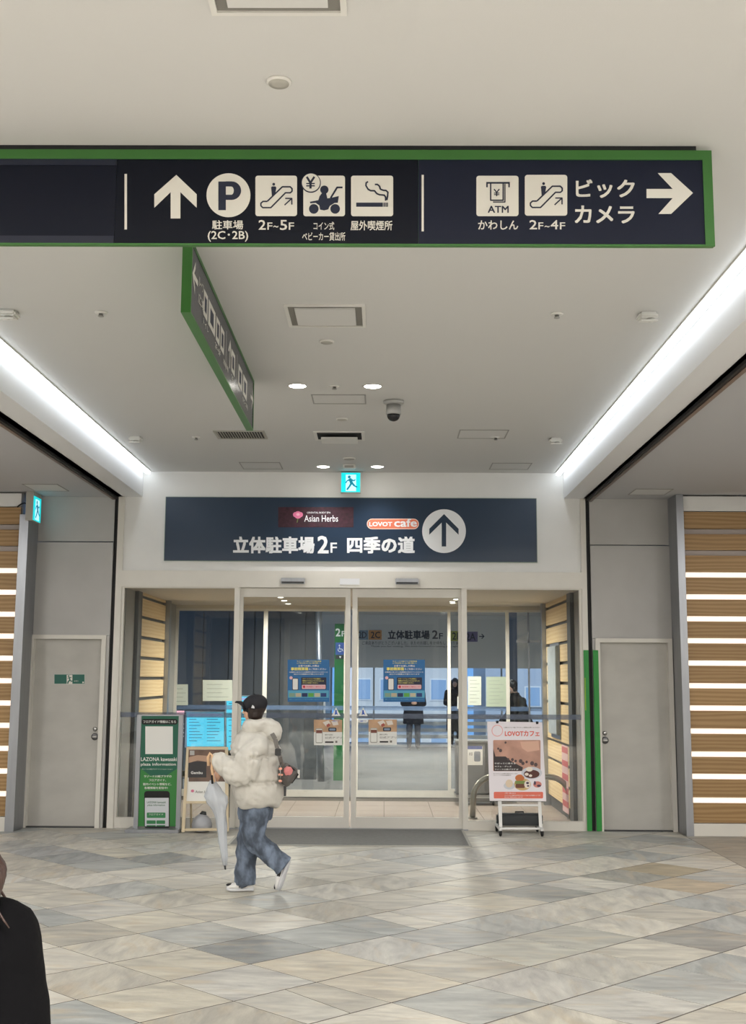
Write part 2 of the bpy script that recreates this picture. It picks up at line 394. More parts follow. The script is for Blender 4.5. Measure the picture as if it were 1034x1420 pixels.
def tile(poly, whole, rot, tints):
    global proto
    n = len(poly); c0 = (sum(p[0] for p in poly)/n, sum(p[1] for p in poly)/n)
    pp = [pxof((p[0], p[1], 0)) for p in poly]
    c, vs, fs = slab(poly)
    if not any(-60 < a < 1094 and 1100 < b < 1470 for a, b in pp):
        if -7.5 < c[0] < 6.5 and c[1] > -17:
            k_ = len(FAR[0]); FAR[0].extend((v[0]+c[0], v[1]+c[1], v[2]) for v in vs); FAR[1].extend([i+k_ for i in f] for f in fs)
            cc = rnd.choice(tints); FAR[2].extend([(*srgb(*[sum(cc)/3*.25+q_*.75-8 for q_ in cc]), 1)]*len(vs))
        return
    if whole and proto is not None: o = proto.copy(); o.location = (c[0], c[1], 0)
    else:
        me = bpy.data.meshes.new('stone_tile'); me.from_pydata(vs, [], fs); me.materials.append(M['stone'])
        o = bpy.data.objects.new('stone_tile', me); o.location = (c[0], c[1], 0)
        if whole: proto = o
    if whole: o.rotation_euler = (0, 0, math.pi/2*rnd.randrange(4))
    COL.objects.link(o); o.parent = floor; o.matrix_parent_inverse = Matrix.Identity(4)
    o.location = (c[0]-floor.location.x, c[1]-floor.location.y, -floor.location.z-rnd.random()*0.0005)
    col = rnd.choice(tints); gy = sum(col)/3; col = [gy*.2+v*.8-2 for v in col]; col[2] -= 2; k = rnd.uniform(0.95, 1.03)
    for P, cc in spec:
        if math.hypot(P.x-c[0], P.y-c[1]) < T*0.5: gy = sum(cc)/3; col = [gy*.5+v*.5 for v in cc]; k = 1
    o.color = (*[x*k for x in srgb(*col)], 1)
for i in range(-34, 28):
    for j in range(-34, 28):
        u0, v0 = -5.06+i*T, -3.37+j*(T+0.006)
        c4 = [(u0+g, v0+g), (u0+T-g, v0+g), (u0+T-g, v0+T-g), (u0+g, v0+T-g)]
        pieces = [c4]
        r_ = rnd.random()
        if r_ < 0.10: m_ = T*rnd.uniform(.4, .6); pieces = [[(u0+g, v0+g), (u0+m_-g, v0+g), (u0+m_+.06-g, v0+T-g), (u0+g, v0+T-g)], [(u0+m_+g, v0+g), (u0+T-g, v0+g), (u0+T-g, v0+T-g), (u0+m_+.06+g, v0+T-g)]]
        for pc in pieces:
            pl_ = [((a-b)*q, (a+b)*q) for a, b in pc]
            cl = clip(pl_, lambda p: -0.002-p[1]); cl = clip(cl, lambda p: BX-0.004-p[0]) if cl else cl
            if len(cl) < 3: continue
            tile(cl, pieces[0] is c4 and len(cl) == 4 and cl == pl_, 0, TINTS)
for i in range(6):
    for j in range(19):
        x0, y1 = BX+0.004+i*0.6, -0.002-j*0.9
        tile([(x0, y1-0.894), (x0+0.594, y1-0.894), (x0+0.594, y1), (x0, y1)], False, 0, [(176,170,160), (160,158,152), (184,176,160)])

o = mk('paving_beyond', FAR[0], FAR[1], M['stone_far'], floor); o['kind'] = 'stuff'
ca = o.data.color_attributes.new('tint', 'FLOAT_COLOR', 'POINT')
for i_, c_ in enumerate(FAR[2]): ca.data[i_].color = c_
# ceilings
struct('ceiling', B((XL, -10, ZC), (XR, 0.1, ZC+0.1)), M['ceil'])
struct('ceiling', B((-7.6, -24, ZC), (6.6, -10, ZC+0.1)), M['ceil'])
struct('ceiling', B((-7.6, -10, ZB), (XL-0.22, 0.1, ZB+0.1)), mat('side_ceiling_shaded', (188, 188, 190), .9))  # darker grey puts the side bays' shade into the colour
struct('ceiling', B((XR+0.22, -10, ZB), (6.6, 0.1, ZB+0.1)), mat('side_ceiling_shaded', (188, 188, 190), .9))
struct('trim_1', B((XL-0.3, -10, ZB), (XL, 0, ZC+0.05)), M['beam'])
struct('trim_2', B((XR, -10, ZB), (XR+0.3, 0, ZC+0.05)), M['beam'])
struct('trim_3', B((-7.6, -10.06, ZB), (XL, -10, ZC)), M['beam'])
struct('trim_4', B((XR, -10.06, ZB), (6.6, -10, ZC)), M['beam'])
# shutter guide rails under the beams
for n_, x, s in (('trim_5', -3.097, -1), ('trim_6', 2.348, 1)):
    r_ = struct(n_, B((x-0.012, -10, ZB-0.03), (x+0.012, 0, ZB-0.001)), M['black'])
    obj('guide_rail', B((x+s*0.014, -10, ZB-0.035), (x+s*0.05, 0, ZB-0.001)), mat('rail_bronze', (120, 104, 94), 0.4, metal=0.6), r_)
struct('wall_back', B((-7.6, -24.1, 0), (6.6, -24, 4.1)), mat('rear_wall', (96, 94, 92), .8))
struct('wall_left', B((-7.7, -24, 0), (-7.6, 0.2, 4.1)), M['white'])
struct('wall_right', B((6.6, -24, 0), (6.7, 0.2, 4.1)), M['white'])

# LED strips along both beams (things)
for nm, x, lab in (('led_strip_light', XL+0.065, 'long white LED strip light along the left beam, under the ceiling'), ('led_strip_light', XR-0.065, 'long white LED strip light along the right beam, under the ceiling')):
    t = thing(nm, (x, -5, ZC), lab, 'light')
    obj('housing', B((x-0.034, -9.6, ZC-0.012), (x+0.034, -0.06, ZC)), M['plastic'], t)
    for k in range(8):
        a = -9.6+k*1.194
        obj('tube', B((x-0.024, a, ZC-0.034), (x+0.024, a+1.19, ZC-0.012)), M['strip'], t)

# central wall above the entrance, header, jambs
struct('wall_front', B((-3.062, 0, 2.876), (2.315, 0.15, ZC+0.05)), M['white'])
struct('trim_7', B((-3.062, -0.022, 2.687), (2.315, 0.15, 2.876)), M['frame'])
struct('trim_8', B((-3.072, -0.02, 0), (-3.0, 0.15, ZB)), M['frame'])
struct('trim_9', B((2.262, -0.02, 0), (2.323, 0.15, ZB)), M['frame'])
struct('trim_10', B((-3.122, 0.04, 0), (-3.072, 0.15, ZB)), M['black'])
struct('trim_11', B((2.323, 0.04, 0), (2.373, 0.15, ZB)), M['black'])
# side walls with service doors
def service_wall(n, X0, X1, LX0, LX1, zt, zseam, knobpx, wname):
    """X0..X1 wall, LX0..LX1 door leaf"""
    w = struct(wname, B((X0, 0.02, zseam+0.006), (X1, 0.15, ZB)), M['grey'])
    obj('panel', B((X0, 0.008, zt+0.045), (X1, 0.15, zseam-0.006)), M['grey'], w)
    obj('panel', B((X0, 0.0, 0), (LX0-0.05, 0.15, zt+0.04)), M['grey'], w)
    obj('panel', B((LX1+0.05, 0.0, 0), (X1, 0.15, zt+0.04)), M['grey'], w)
    d = struct('door_%d' % n, MB().box((LX0, 0.05, 0.012), (LX1, 0.10, zt)), M['door'])
    f = MB(); f.box((LX0-0.05, -0.025, 0), (LX0, 0.12, zt+0.045)); f.box((LX1, -0.025, 0), (LX1+0.05, 0.12, zt+0.045)); f.box((LX0, -0.025, zt), (LX1, 0.12, zt+0.045))
    obj('door_frame', f, M['frame'], d)
    kx = Xw(knobpx[0], knobpx[1], .05)
    kz = Zw(knobpx[0], knobpx[1], .05)
    h = obj('door_handle', MB().lathe((kx, 0.05, kz), [(0.040, 0), (0.040, 0.008), (0.030, 0.014)], 20, (0, -1, 0)), mat('handle_metal', (96, 96, 98), .35, metal=.8), d, smooth=True)
    obj('thumb_turn', MB().box((kx-0.024, 0.018, kz-0.007), (kx+0.024, 0.034, kz+0.007)), M['steel'], h)
    z2 = Zw(knobpx[0]+0.5, knobpx[2], .05)
    obj('lock', MB().lathe((kx, 0.05, z2), [(0.024, 0), (0.024, 0.01), (0.014, 0.016)], 16, (0, -1, 0)), M['steel'], d, smooth=True)
    obj('threshold', B((LX0, -0.01, 0), (LX1, 0.12, 0.012)), M['dark'], d)
    return d
d1 = service_wall(1, -4.0, -3.122, Xw(48, 886), Xw(141.5, 886), Zw(95, 886), Zw(95, 751), (131.5, 1021.5, 1011), 'wall_front_left')
d2 = service_wall(2, 2.373, 3.28, Xw(831, 891), Xw(925, 891), Zw(880, 891), Zw(880, 756), (838.5, 1026.5, 1016.5), 'wall_front_right')
# evacuation notice on the left door
p = front(0.049)
s = thing('exit_sign', p.w(*p.px(96, 948)), 'small green running man exit plate stuck on the left grey service door', 'sign')
A_ = lambda pl, **k: Art(pl, 60, 920, 10.14)
A_(p).rect(152, 150, 586, 290).build('plate', mat('pale_edge', (190, 200, 192), .5), s, 0.0, 0.002)
A_(p).rect(157, 155, 580, 285).build('plate_face', mat('exit_plate_green', (0, 92, 78), .4), s, 0.0026)
A_(p).rect(330, 160, 410, 292).build('pictogram', M['ink'], s, 0.0032)
a = A_(p); a.circ(357, 178, 11); a.stroke([(368,195),(375,235),(350,258),(345,285)], 17); a.stroke([(375,235),(395,252),(410,246)], 13); a.stroke([(345,215),(358,198),(375,196),(398,198)], 9)
a.build('running_figure', mat('exit_plate_green', (0, 92, 78)), s, 0.0038)
text('非常口', p, (60+432/10.14, 920+238/10.14, 60+492/10.14, 920+258/10.14), M['ink'], s, 0.0032)
A_(p).rect(550, 256, 572, 278).build('mark', M['ink'], s, 0.0032)

# slat walls
def slat_wall(wname, X0, X1, slits, top_px, px0, lit0, inner):
    """boards with backlit slits between; slits: centre rows in the photograph"""
    w = struct(wname, B((X0, YS+0.09, 0), (X1, 0.15, ZB)), M['plastic'])
    zs = [Zw(px0, y, YS) for y in slits]; ztop = Zw(px0, top_px, YS); hg = 0.031
    obj('panel', B((X0, YS-0.0, ztop+0.01), (X1, YS+0.09, ZB-0.02)), M['white'], w)
    edges = [ztop]+[z for z in zs]
    zb = zs[-1]-0.235
    tops = [ztop]+[z-hg for z in zs]; bots = [z+hg for z in zs]+[zb]
    for a, b in zip(tops, bots):
        o = obj('slat_board', B((X0, YS, b), (X1, YS+0.025, a)), M['wood'], w)
    for k, z in enumerate(zs):
        x0, x1 = (X0, lit0) if inner > 0 else (lit0, X1)
        obj('light_slit', B((x0, YS+0.03, z-hg+0.004), (x1, YS+0.05, z+hg-0.004)), M['slit'] if k > 1 else M['slitoff'], w)
    obj('base_board', B((X0, YS-0.012, 0), (X1, YS+0.09, zb-0.008)), M['frame'], w)
    return w
slat_wall('wall_slat_right', 3.36, 6.6, [737,766.7,797,827.5,858,888.5,919.5,951,982,1014,1046,1077,1110], 710, 985, Xw(946, 900, YS)+.0, -1)
slat_wall('wall_slat_left', -7.6, -4.10, [730.7,760.7,791,821,851.6,882,912.7,944,975,1006,1038,1069.5,1101], 703.5, 15, Xw(29, 900, YS), 1)
struct('trim_12', B((3.28, YS-0.03, 0), (3.36, 0.1, ZB)), M['alu'])
struct('trim_13', B((-4.10, YS-0.03, 0), (-4.0, 0.1, 3.47)), M['alu'])

# ---------------------------------------------------------------- glazed entrance
def zr(px, py, Y=0.0): return Zw(px, py, Y)
GL0, GL1, GR0, GR1 = -3.0, -1.704, 0.95, 2.262
def frame_box(mb, x0, x1, z0, z1, y0, y1, wl, wr, wt, wb):
    if wl: mb.box((x0, y0, z0), (x0+wl, y1, z1))
    if wr: mb.box((x1-wr, y0, z0), (x1, y1, z1))
    if wt: mb.box((x0+wl, y0, z1-wt), (x1-wr, y1, z1))
    if wb: mb.box((x0+wl, y0, z0), (x1-wr, y1, z0+wb))
    return mb
def pane(n, x0, x1, z0, z1, Y, wl, wr, wt, wb, fr='frame', kind='window', dp=0.05, gm='glass'):
    w = struct('%s_%d' % (kind, n), frame_box(MB(), x0, x1, z0, z1, Y, Y+dp, wl, wr, wt, wb), M[fr])
    obj('glass', B((x0+wl*.8, Y+dp*.4, z0+wb*.8), (x1-wr*.8, Y+dp*.4+0.008, z1-wt*.8)), M[gm], w)
    return w
ZH = 2.687
pane(1, GL0-0.0, GL1, 0, ZH, 0.0, 0.03, 0.0, 0.012, zr(250, 1134), dp=0.06)
pane(2, GR0, GR1, 0, ZH, 0.0, 0.0, 0.03, 0.012, zr(720, 1139), dp=0.06)
struct('trim_14', B((-1.704, -0.01, 0), (-1.644, 0.10, ZH)), M['frame'])
struct('trim_15', B((0.89, -0.01, 0), (0.95, 0.10, ZH)), M['frame'])
wt = ZH-zr(400, 827); wb = zr(400, 1135)
pane(3, -1.644, Xw(484.6, 980), 0.012, ZH-0.004, 0.045, 0.035, 0.058, wt, wb, kind='door')
pane(4, Xw(487.2, 980), 0.89, 0.012, ZH-0.004, 0.045, 0.058, 0.035, wt, wb, kind='door')
struct('trim_16', B((-1.70, -0.04, 0), (0.95, 0.13, 0.012)), M['alu'])   # threshold
# translucent safety films on the glass
film = mat_film('safety_film', (98, 110, 132), 0.5)
film2 = mat_film('pale_film', (112, 140, 180), 0.42)
for k, (x0, x1, Y) in enumerate(((GL0+.03, GL1, .022), (-1.609, -0.44, .062), (-0.32, 0.855, .062), (GR0, GR1-.03, .022))):
    tag(obj('safety_film', B((x0, Y-.0012, zr(500, 996.5)), (x1, Y-.0004, zr(500, 989.5))), film),
        ['blue-grey safety film band on the fixed pane beside the green information board', 'blue-grey safety film band on the sliding door behind the white puffer jacket', 'blue-grey safety film band on the right sliding door', 'blue-grey safety film band on the fixed pane behind the cafe poster stand'][k], 'film', 'safety film bands on the entrance glass')

# ---------------------------------------------------------------- vestibule
YI = onZ(560, 1107).y; VX0, VX1 = -2.98, 2.26
vf = struct('floor_vestibule', B((VX0-0.1, 0.1, -0.05), (VX1+0.1, YI+0.12, -0.004)), M['grout'])
vt = mat('pink_beige_tile', (156, 144, 134), 0.5, var=0.05, vscale=8)
for i in range(9):
    for j in range(5):
        x0 = VX0+i*0.6; y0 = 0.13+j*0.6; y1 = min(y0+0.594, YI+0.1)
        if y1 > y0+0.05: obj('floor_tile', B((x0, y0, -0.004), (min(x0+0.594, VX1), y1, 0.0)), vt, vf)
struct('ceiling_vestibule', B((VX0-.1, 0.15, ZH), (VX1+.1, YI+0.1, ZH+0.08)), mat('vestibule_ceiling', (216, 208, 194), .7))
sidem = mat('vestibule_grey', (160, 160, 156), .6)
wl = struct('wall_vestibule_left', B((VX0-0.1, 0.15, 0), (VX0, YI+.1, ZH)), sidem)
wr = struct('wall_vestibule_right', B((VX1, 0.15, 0), (VX1+0.1, YI+.1, ZH)), sidem)
for w, X, s, pa, pb, pd in ((wl, VX0, 1, 196.5, 229, 189), (wr, VX1, -1, 786, 757, 793)):
    ya = onX(pa, 850, X+s*.04).y; yb = onX(pb, 850, X+s*.04).y; yd = onX(pd, 850, X+s*.02).y
    zt = [onX(pb, y, X+s*.04).z for y in ((838, 966) if s > 0 else (845, 972))]
    pitch = (zt[0]-zt[1])/5
    lo, hi = sorted((ya, yb))
    obj('dark_post', B((X, yd, 0), (X+s*.045, lo, ZH)), mat('post_grey', (88, 90, 92), .5), w)
    z = ZH-.01; k = 0; zz = [zt[0]-pitch*i for i in range(-1, 11)]
    obj('backing', B((X, lo, 0), (X+s*.012, hi, ZH)), mat('post_grey', (88, 90, 92)), w)
    top = ZH-.005
    for zc in zz:
        b = zc+.02
        if b < 0.12: b = 0.12
        if top-b > 0.05: obj('slat_board', B((X+s*.015, lo, b), (X+s*.045, hi, min(top, ZH-.005))), M['pale'], w)
        top = zc-.02
        if top < 0.15: break
    obj('corner_post', B((X, hi+.01, 0), (X+s*.10, hi+.13, ZH)), M['alu'], w)
# inner screen of the vestibule
def XI(px, py=980): return onY(px, py, YI).x
def ZI(py, px=500): return onY(px, py, YI).z
zh2 = ZI(845)
struct('trim_17', B((VX0, YI, zh2), (VX1, YI+0.1, ZH)), M['frame2'])
for k, (a, b, wl_, wr_, kind) in enumerate(((240, 366, .04, .03, 'window'), (366, 481, .03, .05, 'door'), (491.5, 625, .05, .045, 'door'), (625, 705, .0, .03, 'window'), (705, 757, .02, .03, 'window'))):
    pane(5+k, XI(a), XI(b), 0.01, zh2, YI+0.02, wl_, wr_, .03, ZI(1097) if kind == 'door' or k == 0 else .12, fr='frame', kind=kind)
struct('trim_18', B((onY(706, 950, 8.4).x, 8.4, 0), (onY(717.5, 950, 8.4).x, 8.7, 3.15)), mat('blue_grey_post', (120, 128, 142), .5))
m_ = MB(); m_.box((XI(733), YI+.03, 0), (XI(735.5), YI+.05, zh2)); m_.box((XI(717), YI+.03, ZI(890)), (XI(754), YI+.05, ZI(886)))
struct('trim_19', m_, M['alu'])

# ---------------------------------------------------------------- passage and parking deck behind
YE = 16.3
struct('floor_passage', B((-6, YI+.1, -.05), (8, YE+2.0, 0.0)), mat('passage_floor', (138, 135, 130), .8, var=.06, vscale=1.2, spec=.05))
struct('ceiling_passage', B((-6, YI+.1, 3.15), (8, YE, 3.25)), mat('passage_ceiling', (190, 188, 182), .8))
struct('wall_passage_right', B((4.6, YI+.1, 0), (4.7, YE, 3.2)), M['grey'])
pd = mat('dark_panel', (88, 88, 88), .35, var=.1, vscale=2, stretch=(3, 1, .3))
YD = 6.6
w = struct('wall_passage_left', B((-6, YD, 0), (onY(440, 950, YD).x, YD+.15, 3.15)), pd)
xe = onY(440, 950, YD).x
x = -5.6
while x < xe-.05:
    obj('panel', B((x+.006, YD-.03, 0), (min(x+.42, xe), YD, 3.14)), pd, w); x += .43
struct('trim_20', MB().tube([(onY(447, 915, 6.2).x, 6.2, 0), (onY(441, 845, 6.2).x, 6.2, 3.15)], .055, 16), M['alu'], smooth=True)
# spandrel with direction sign, daylight behind it
YB = 15.2
struct('trim_21', B((-6, YB, onY(560, 926, YB).z), (8, YB+.3, 3.15)), mat('spandrel', (214, 211, 203), .7))
# end wall: railing and louvres
r_ = struct('trim_22', B((-6, YE, 0), (8, YE+.06, .06)), M['plastic'])
for z in (.2, .36, .52, .68): obj('louvre', MB().box((-6, YE, z), (8, YE+.05, z+.085)), M['plastic'], r_)
obj('hand_rail', B((-6, YE, .92), (8, YE+.05, .97)), M['plasticg'], r_)
for i in range(13): obj('post', B((-5.5+i*1.05, YE+.05, 0), (-5.46+i*1.05, YE+.09, 3.1)), M['plasticg'], r_)

tag(obj('safety_film', B((XI(244), YI+.0385, ZI(985)), (XI(752), YI+.0395, ZI(979))), film2), 'paler blue safety film band across the inner glass screen', 'film')
for k, (x, y) in enumerate(((-1.2, 5.2), (1.6, 5.2), (-.4, 8.5), (2.2, 8.5), (.3, 12.2), (3.0, 12.2))):  # downlights added to brighten the passage and the spandrel
    t = thing('downlight', (x, y, 3.15), ('added round passage downlight beyond the inner doors, nearest row on the left', 'added round passage downlight beyond the inner doors, nearest row on the right', 'added round passage downlight in the middle row, left one', 'added round passage downlight in the middle row, right one', 'added round passage downlight in the farthest row, left one', 'added round passage downlight in the farthest row, right one')[k], 'light')
    obj('trim_ring', MB().lathe((x, y, 3.143), [(.09, .007), (.088, 0), (.07, .003)], 20), M['plastic'], t, smooth=True); obj('lens', MB().lathe((x, y, 3.143), [(.07, .005), (.066, .001)], 20), M['lamp'], t)
    lampspot('passage_fill_beam', (x, y, 3.12), 190 if k < 4 else 330, NEUT, 2.6, .05)
# ================================================================== SIGNS OVERHEAD
def esc_icon(pl, ox, oy, k, name_parent, x0, y0, s, off=0.0022):
    """escalator symbol in a square whose corner is (x0,y0), side s, drawn from a 426-unit master"""
    f = s/426.0; m = lambda pts: [(x0+(a-547)*f, y0+(b-102)*f) for a, b in pts]
    a = Art(pl, ox, oy, k)
    a.stroke(m([(668,366),(625,366),(603,385),(603,410),(622,430),(705,430),(855,278),(905,278),(922,262),(922,235),(903,217),(823,217),(668,366)]), 15*f)
    a.poly(m([(735-14+14*math.cos(t*.5)+14, 191+15*math.sin(t*.5)) for t in range(13)]))
    a.poly(m([(708,222),(720,213),(752,213),(762,225),(752,280),(716,314)]))
    a.stroke(m([(845,405),(915,340)]), 13*f); a.stroke(m([(852,336),(920,336),(920,400)]), 13*f)
    a.build('pictogram', M['nink'], name_parent, off)

YH = onZ(500, 201.5, ZC).y
PH = front(YH)
HX0, HX1 = -2.62, onY(988, 270, YH).x
hz1, hz0 = onY(500, 208.5, YH).z, onY(500, 341, YH).z
hs = thing('hanging_sign', (-.3, YH+.06, hz1), 'long dark navy overhead direction sign with green edge, parking and ATM symbols', 'sign')
obj('casing', B((HX0, YH+.004, hz0+.004), (HX1, YH+.03, hz1)), M['green'], hs)
obj('mounting_rail', B((HX0, YH+.003, hz1), (onY(965, 205, YH).x, YH+.028, ZC)), mat('rail_black', (22, 24, 30), .5), hs)
fr_ = MB(); zi1 = onY(500, 221.5, YH).z; zi0 = onY(500, 338.5, YH).z; xi1 = onY(975, 270, YH).x
fr_.box((HX0, YH-.006, zi1), (HX1, YH+.004, hz1)).box((xi1, YH-.006, hz0), (HX1, YH+.004, zi1)).box((HX0, YH-.006, hz0), (xi1, YH+.004, zi0))
obj('edge_frame', fr_, M['green'], hs)
xa = onY(160, 280, YH).x; xb = onY(580, 280, YH).x
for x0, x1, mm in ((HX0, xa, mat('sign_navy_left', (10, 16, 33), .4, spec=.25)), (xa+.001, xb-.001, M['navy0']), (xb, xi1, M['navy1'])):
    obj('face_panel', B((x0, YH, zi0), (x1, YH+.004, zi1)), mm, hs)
zz_ = (onY(80, 220.5, YH).z, onY(80, 229, YH).z, onY(80, 327, YH).z, onY(80, 336, YH).z)
ps = mat('sign_navy_strip', (22, 29, 50), .35)
obj('cover_strip', B((HX0, YH-.002, zz_[1]), (xa-.001, YH, zi1)), ps, hs); obj('cover_strip', B((HX0, YH-.002, zi0), (xa-.001, YH, zz_[2])), ps, hs)
k1 = (150, 200, 2.2978); A1 = lambda: Art(PH, *k1); A2 = lambda: Art(PH, 280, 230, 7.386); A3 = lambda: Art(PH, 410, 230, 6.893); A4 = lambda: Art(PH, 650, 230, 3.231); A5 = lambda: Art(PH, 560, 200, 2.1814)
ink, nink = M['ink'], M['nink']
def tx(body, x0, y0, x1, y1, kk, par, pl=PH, m=None, off=0.0022, bold=.008): return text(body, pl, (kk[0]+x0/kk[2], kk[1]+y0/kk[2], kk[0]+x1/kk[2], kk[1]+y1/kk[2]), m or ink, par, off, bold)
A1().rect(52, 95, 60, 272).build('divider_line', ink, hs, .0015); A1().rect(998, 98, 1005, 278).build('divider_line', ink, hs, .0015)
A1().poly([(217,98),(282,160),(282,203),(230,153),(230,237),(199,237),(199,153),(147,203),(147,160)]).build('arrow', ink, hs, .0015)
A1().circ(383, 163, 70, n=48).build('parking_disc', ink, hs, .0015)
a = A2(); a.rect(168, 162, 245, 456)
for t in range(12):
    w0, w1 = math.radians(-90+15*t), math.radians(-90+15*(t+1)); c0, c1 = (305, 256), (300, 256)
    a.poly([(c0[0]+96*math.cos(w0), c0[1]+95*math.sin(w0)), (c0[0]+96*math.cos(w1), c0[1]+95*math.sin(w1)), (c1[0]+26*math.cos(w1), c1[1]+42*math.sin(w1)), (c1[0]+26*math.cos(w0), c1[1]+42*math.sin(w0))])
a.rect(245, 161, 306, 214); a.rect(245, 298, 306, 351); a.build('letter_p', nink, hs, .0022)
tx('駐車場', 331, 243, 430, 272, k1, hs, bold=.014); tx('(2C･2B)', 317, 277, 446, 311, k1, hs, bold=.01)
A2().rr(547, 102, 973, 516, 26).build('pictogram_plate', ink, hs, .0015); esc_icon(PH, 280, 230, 7.386, hs, 547, 102, 426)
tx('2', 479, 242, 502, 273, k1, hs, bold=.01); tx('F', 507, 250, 523, 273, k1, hs); tx('~', 526, 260, 542, 266, k1, hs); tx('5', 547, 242, 570, 274, k1, hs, bold=.01); tx('F', 575, 250, 592, 273, k1, hs)
# coin stroller
A3().rr(72, 95, 470, 483, 24).build('pictogram_plate', ink, hs, .0015)
a = A3(); a.circ(145, 165, 95); a.build('disc_border', nink, hs, .0022); A3().circ(145, 162, 86).build('disc', ink, hs, .0028)
a = A3(); a.stroke([(105,107),(140,165),(178,107)], 20); a.stroke([(141,160),(141,220)], 22); a.stroke([(100,172),(182,172)], 12); a.stroke([(100,194),(182,194)], 12); a.build('yen_symbol', nink, hs, .0034)
a = A3(); a.circ(273, 230, 40); a.poly([(250,262),(290,262),(302,312),(335,308),(412,290),(402,355),(370,357),(325,385),(310,418),(270,428),(232,420),(225,380),(190,356),(140,360),(133,345),(215,330),(228,290)])
a.circ(172, 413, 46); a.circ(376, 413, 46); a.stroke([(333,310),(395,208),(447,208)], 17); a.build('pictogram', nink, hs, .0022)
tx('コイン式', 654, 248, 720, 274, k1, hs, bold=.01); tx('ベビーカー貸出所', 618, 281, 755, 308, k1, hs, bold=.01)
# smoking
A3().rr(528, 95, 930, 483, 24).build('pictogram_plate', ink, hs, .0015)
a = A3(); a.rect(577, 353, 832, 393); a.rect(838, 353, 850, 393); a.rect(856, 353, 866, 393); a.rect(870, 353, 880, 393)
a.stroke([(690,152),(672,165),(670,190),(690,225),(715,240),(752,240),(775,268),(800,278),(845,282),(858,300),(858,335)], 15)
a.stroke([(755,180),(780,180),(800,198),(808,225),(835,236),(862,238),(880,255),(877,290),(870,330)], 15); a.build('pictogram', nink, hs, .0022)
tx('屋外喫煙所', 772, 244, 905, 275, k1, hs, bold=.014)
# right half
k4 = (650, 230, 3.231); k5 = (560, 200, 2.1814)
A4().rr(33, 45, 222, 226, 12).build('pictogram_plate', ink, hs, .0015)
a = A4(); a.rect(77, 73, 183, 81); a.rect(77, 73, 84, 97); a.rect(176, 73, 183, 97); a.stroke([(97,80),(97,155),(153,155),(153,80)], 6); a.stroke([(107,163),(161,163),(161,82)], 5)
a.stroke([(112,105),(124,120),(136,105)], 5); a.stroke([(124,118),(124,137)], 5); a.stroke([(112,123),(136,123)], 4); a.stroke([(112,130),(136,130)], 4); a.build('pictogram', nink, hs, .0022)
tx('ATM', 84, 180, 178, 211, k4, hs, m=nink, bold=.02)
A4().rr(250, 41, 440, 224, 12).build('pictogram_plate', ink, hs, .0015); esc_icon(PH, 650, 230, 3.231, hs, 250, 41, 190)
tx('かわしん', 224, 231, 345, 259, k5, hs, bold=.014); tx('2', 379, 230, 402, 258, k5, hs, bold=.01); tx('F', 406, 237, 421, 258, k5, hs); tx('~', 425, 247, 440, 252, k5, hs); tx('4', 443, 230, 466, 258, k5, hs, bold=.01); tx('F', 471, 237, 487, 258, k5, hs)
tx('ビック', 519, 107, 697, 163, k5, hs, bold=.02); tx('カメラ', 516, 186, 697, 240, k5, hs, bold=.02)
A4().poly([(795,104),(912,104),(845,33),(905,33),(1003,122),(905,216),(848,216),(912,145),(795,145)]).build('arrow', ink, hs, .0015)

# second overhead sign, at right angles to the first
PF = onZ(351.8, 528.5, ZC); XS = PF.x; sz0 = onX(351.8, 600.4, XS).z; yn = onZ(262, 433, sz0).y; xt = onY(250.5, 431, yn).x; yf = PF.y
ss = thing('hanging_sign', ((XS+xt)/2, (yn+yf)/2, ZC), 'narrow double-sided direction sign seen edge-on behind the long navy overhead sign', 'sign')
obj('casing', B((xt, yn, sz0), (XS-.004, yf, ZC-.001)), M['green'], ss)
fz = .022
f_ = MB(); f_.box((XS-.004, yn, sz0), (XS+.004, yn+.02, ZC-.001)).box((XS-.004, yf-.02, sz0), (XS+.004, yf, ZC-.001)).box((XS-.004, yn+.02, ZC-fz), (XS+.004, yf-.02, ZC-.001)).box((XS-.004, yn+.02, sz0), (XS+.004, yf-.02, sz0+.01))
obj('edge_frame', f_, M['green'], ss)
obj('face_panel', B((XS-.003, yn+.02, sz0+.01), (XS, yf-.02, ZC-fz)), mat('side_navy', (34, 36, 56), .25), ss)
PS = Pl((XS, 0, 0), (0, 1, 0), (0, 0, 1)); A8 = lambda: Art(PS, 250, 340, 5.264); inkt = M['ink']
Hs = ZC-sz0
def uvr(u0, v0, u1, v1):   # u metres from the near end, v as a fraction of the height from the top
    return (yn+u0, ZC-v0*Hs, yn+u1, ZC-v1*Hs)
L_ = yf-yn
def urect(name, u0, v0, u1, v1, m_, off=.0015):
    x0, t, x1, b = uvr(u0, v0, u1, v1); return obj(name, MB().add([PS.w(x0, b, off), PS.w(x1, b, off), PS.w(x1, t, off), PS.w(x0, t, off)], [[0, 1, 2, 3]]), m_, ss)
def uof(px_, py_): return onX(px_, py_, XS).y-yn
def vof(px_, py_): return (ZC-onX(px_, py_, XS).z)/Hs
def z8(x, y): return (250+x/5.264, 340+y/5.264)
for (x0, y0, x1, y1) in ((171,292,202,572), (207,365,258,672), (262,480,290,735), (295,555,322,800), (374,735,400,965), (424,840,452,1075), (458,905,488,1145)):
    ua, ub = uof(*z8(x0, y0)), uof(*z8(x1, y0)); urect('pictogram_plate', ua, .30, ub, .68, inkt)
    urect('pictogram', ua+(ub-ua)*.25, .38, ub-(ub-ua)*.25, .60, M['nink'], .0022)
for x, y in ((333, 700), (412, 850)): u = uof(*z8(x, y)); urect('divider_line', u, .2, u+.012, .85, inkt)
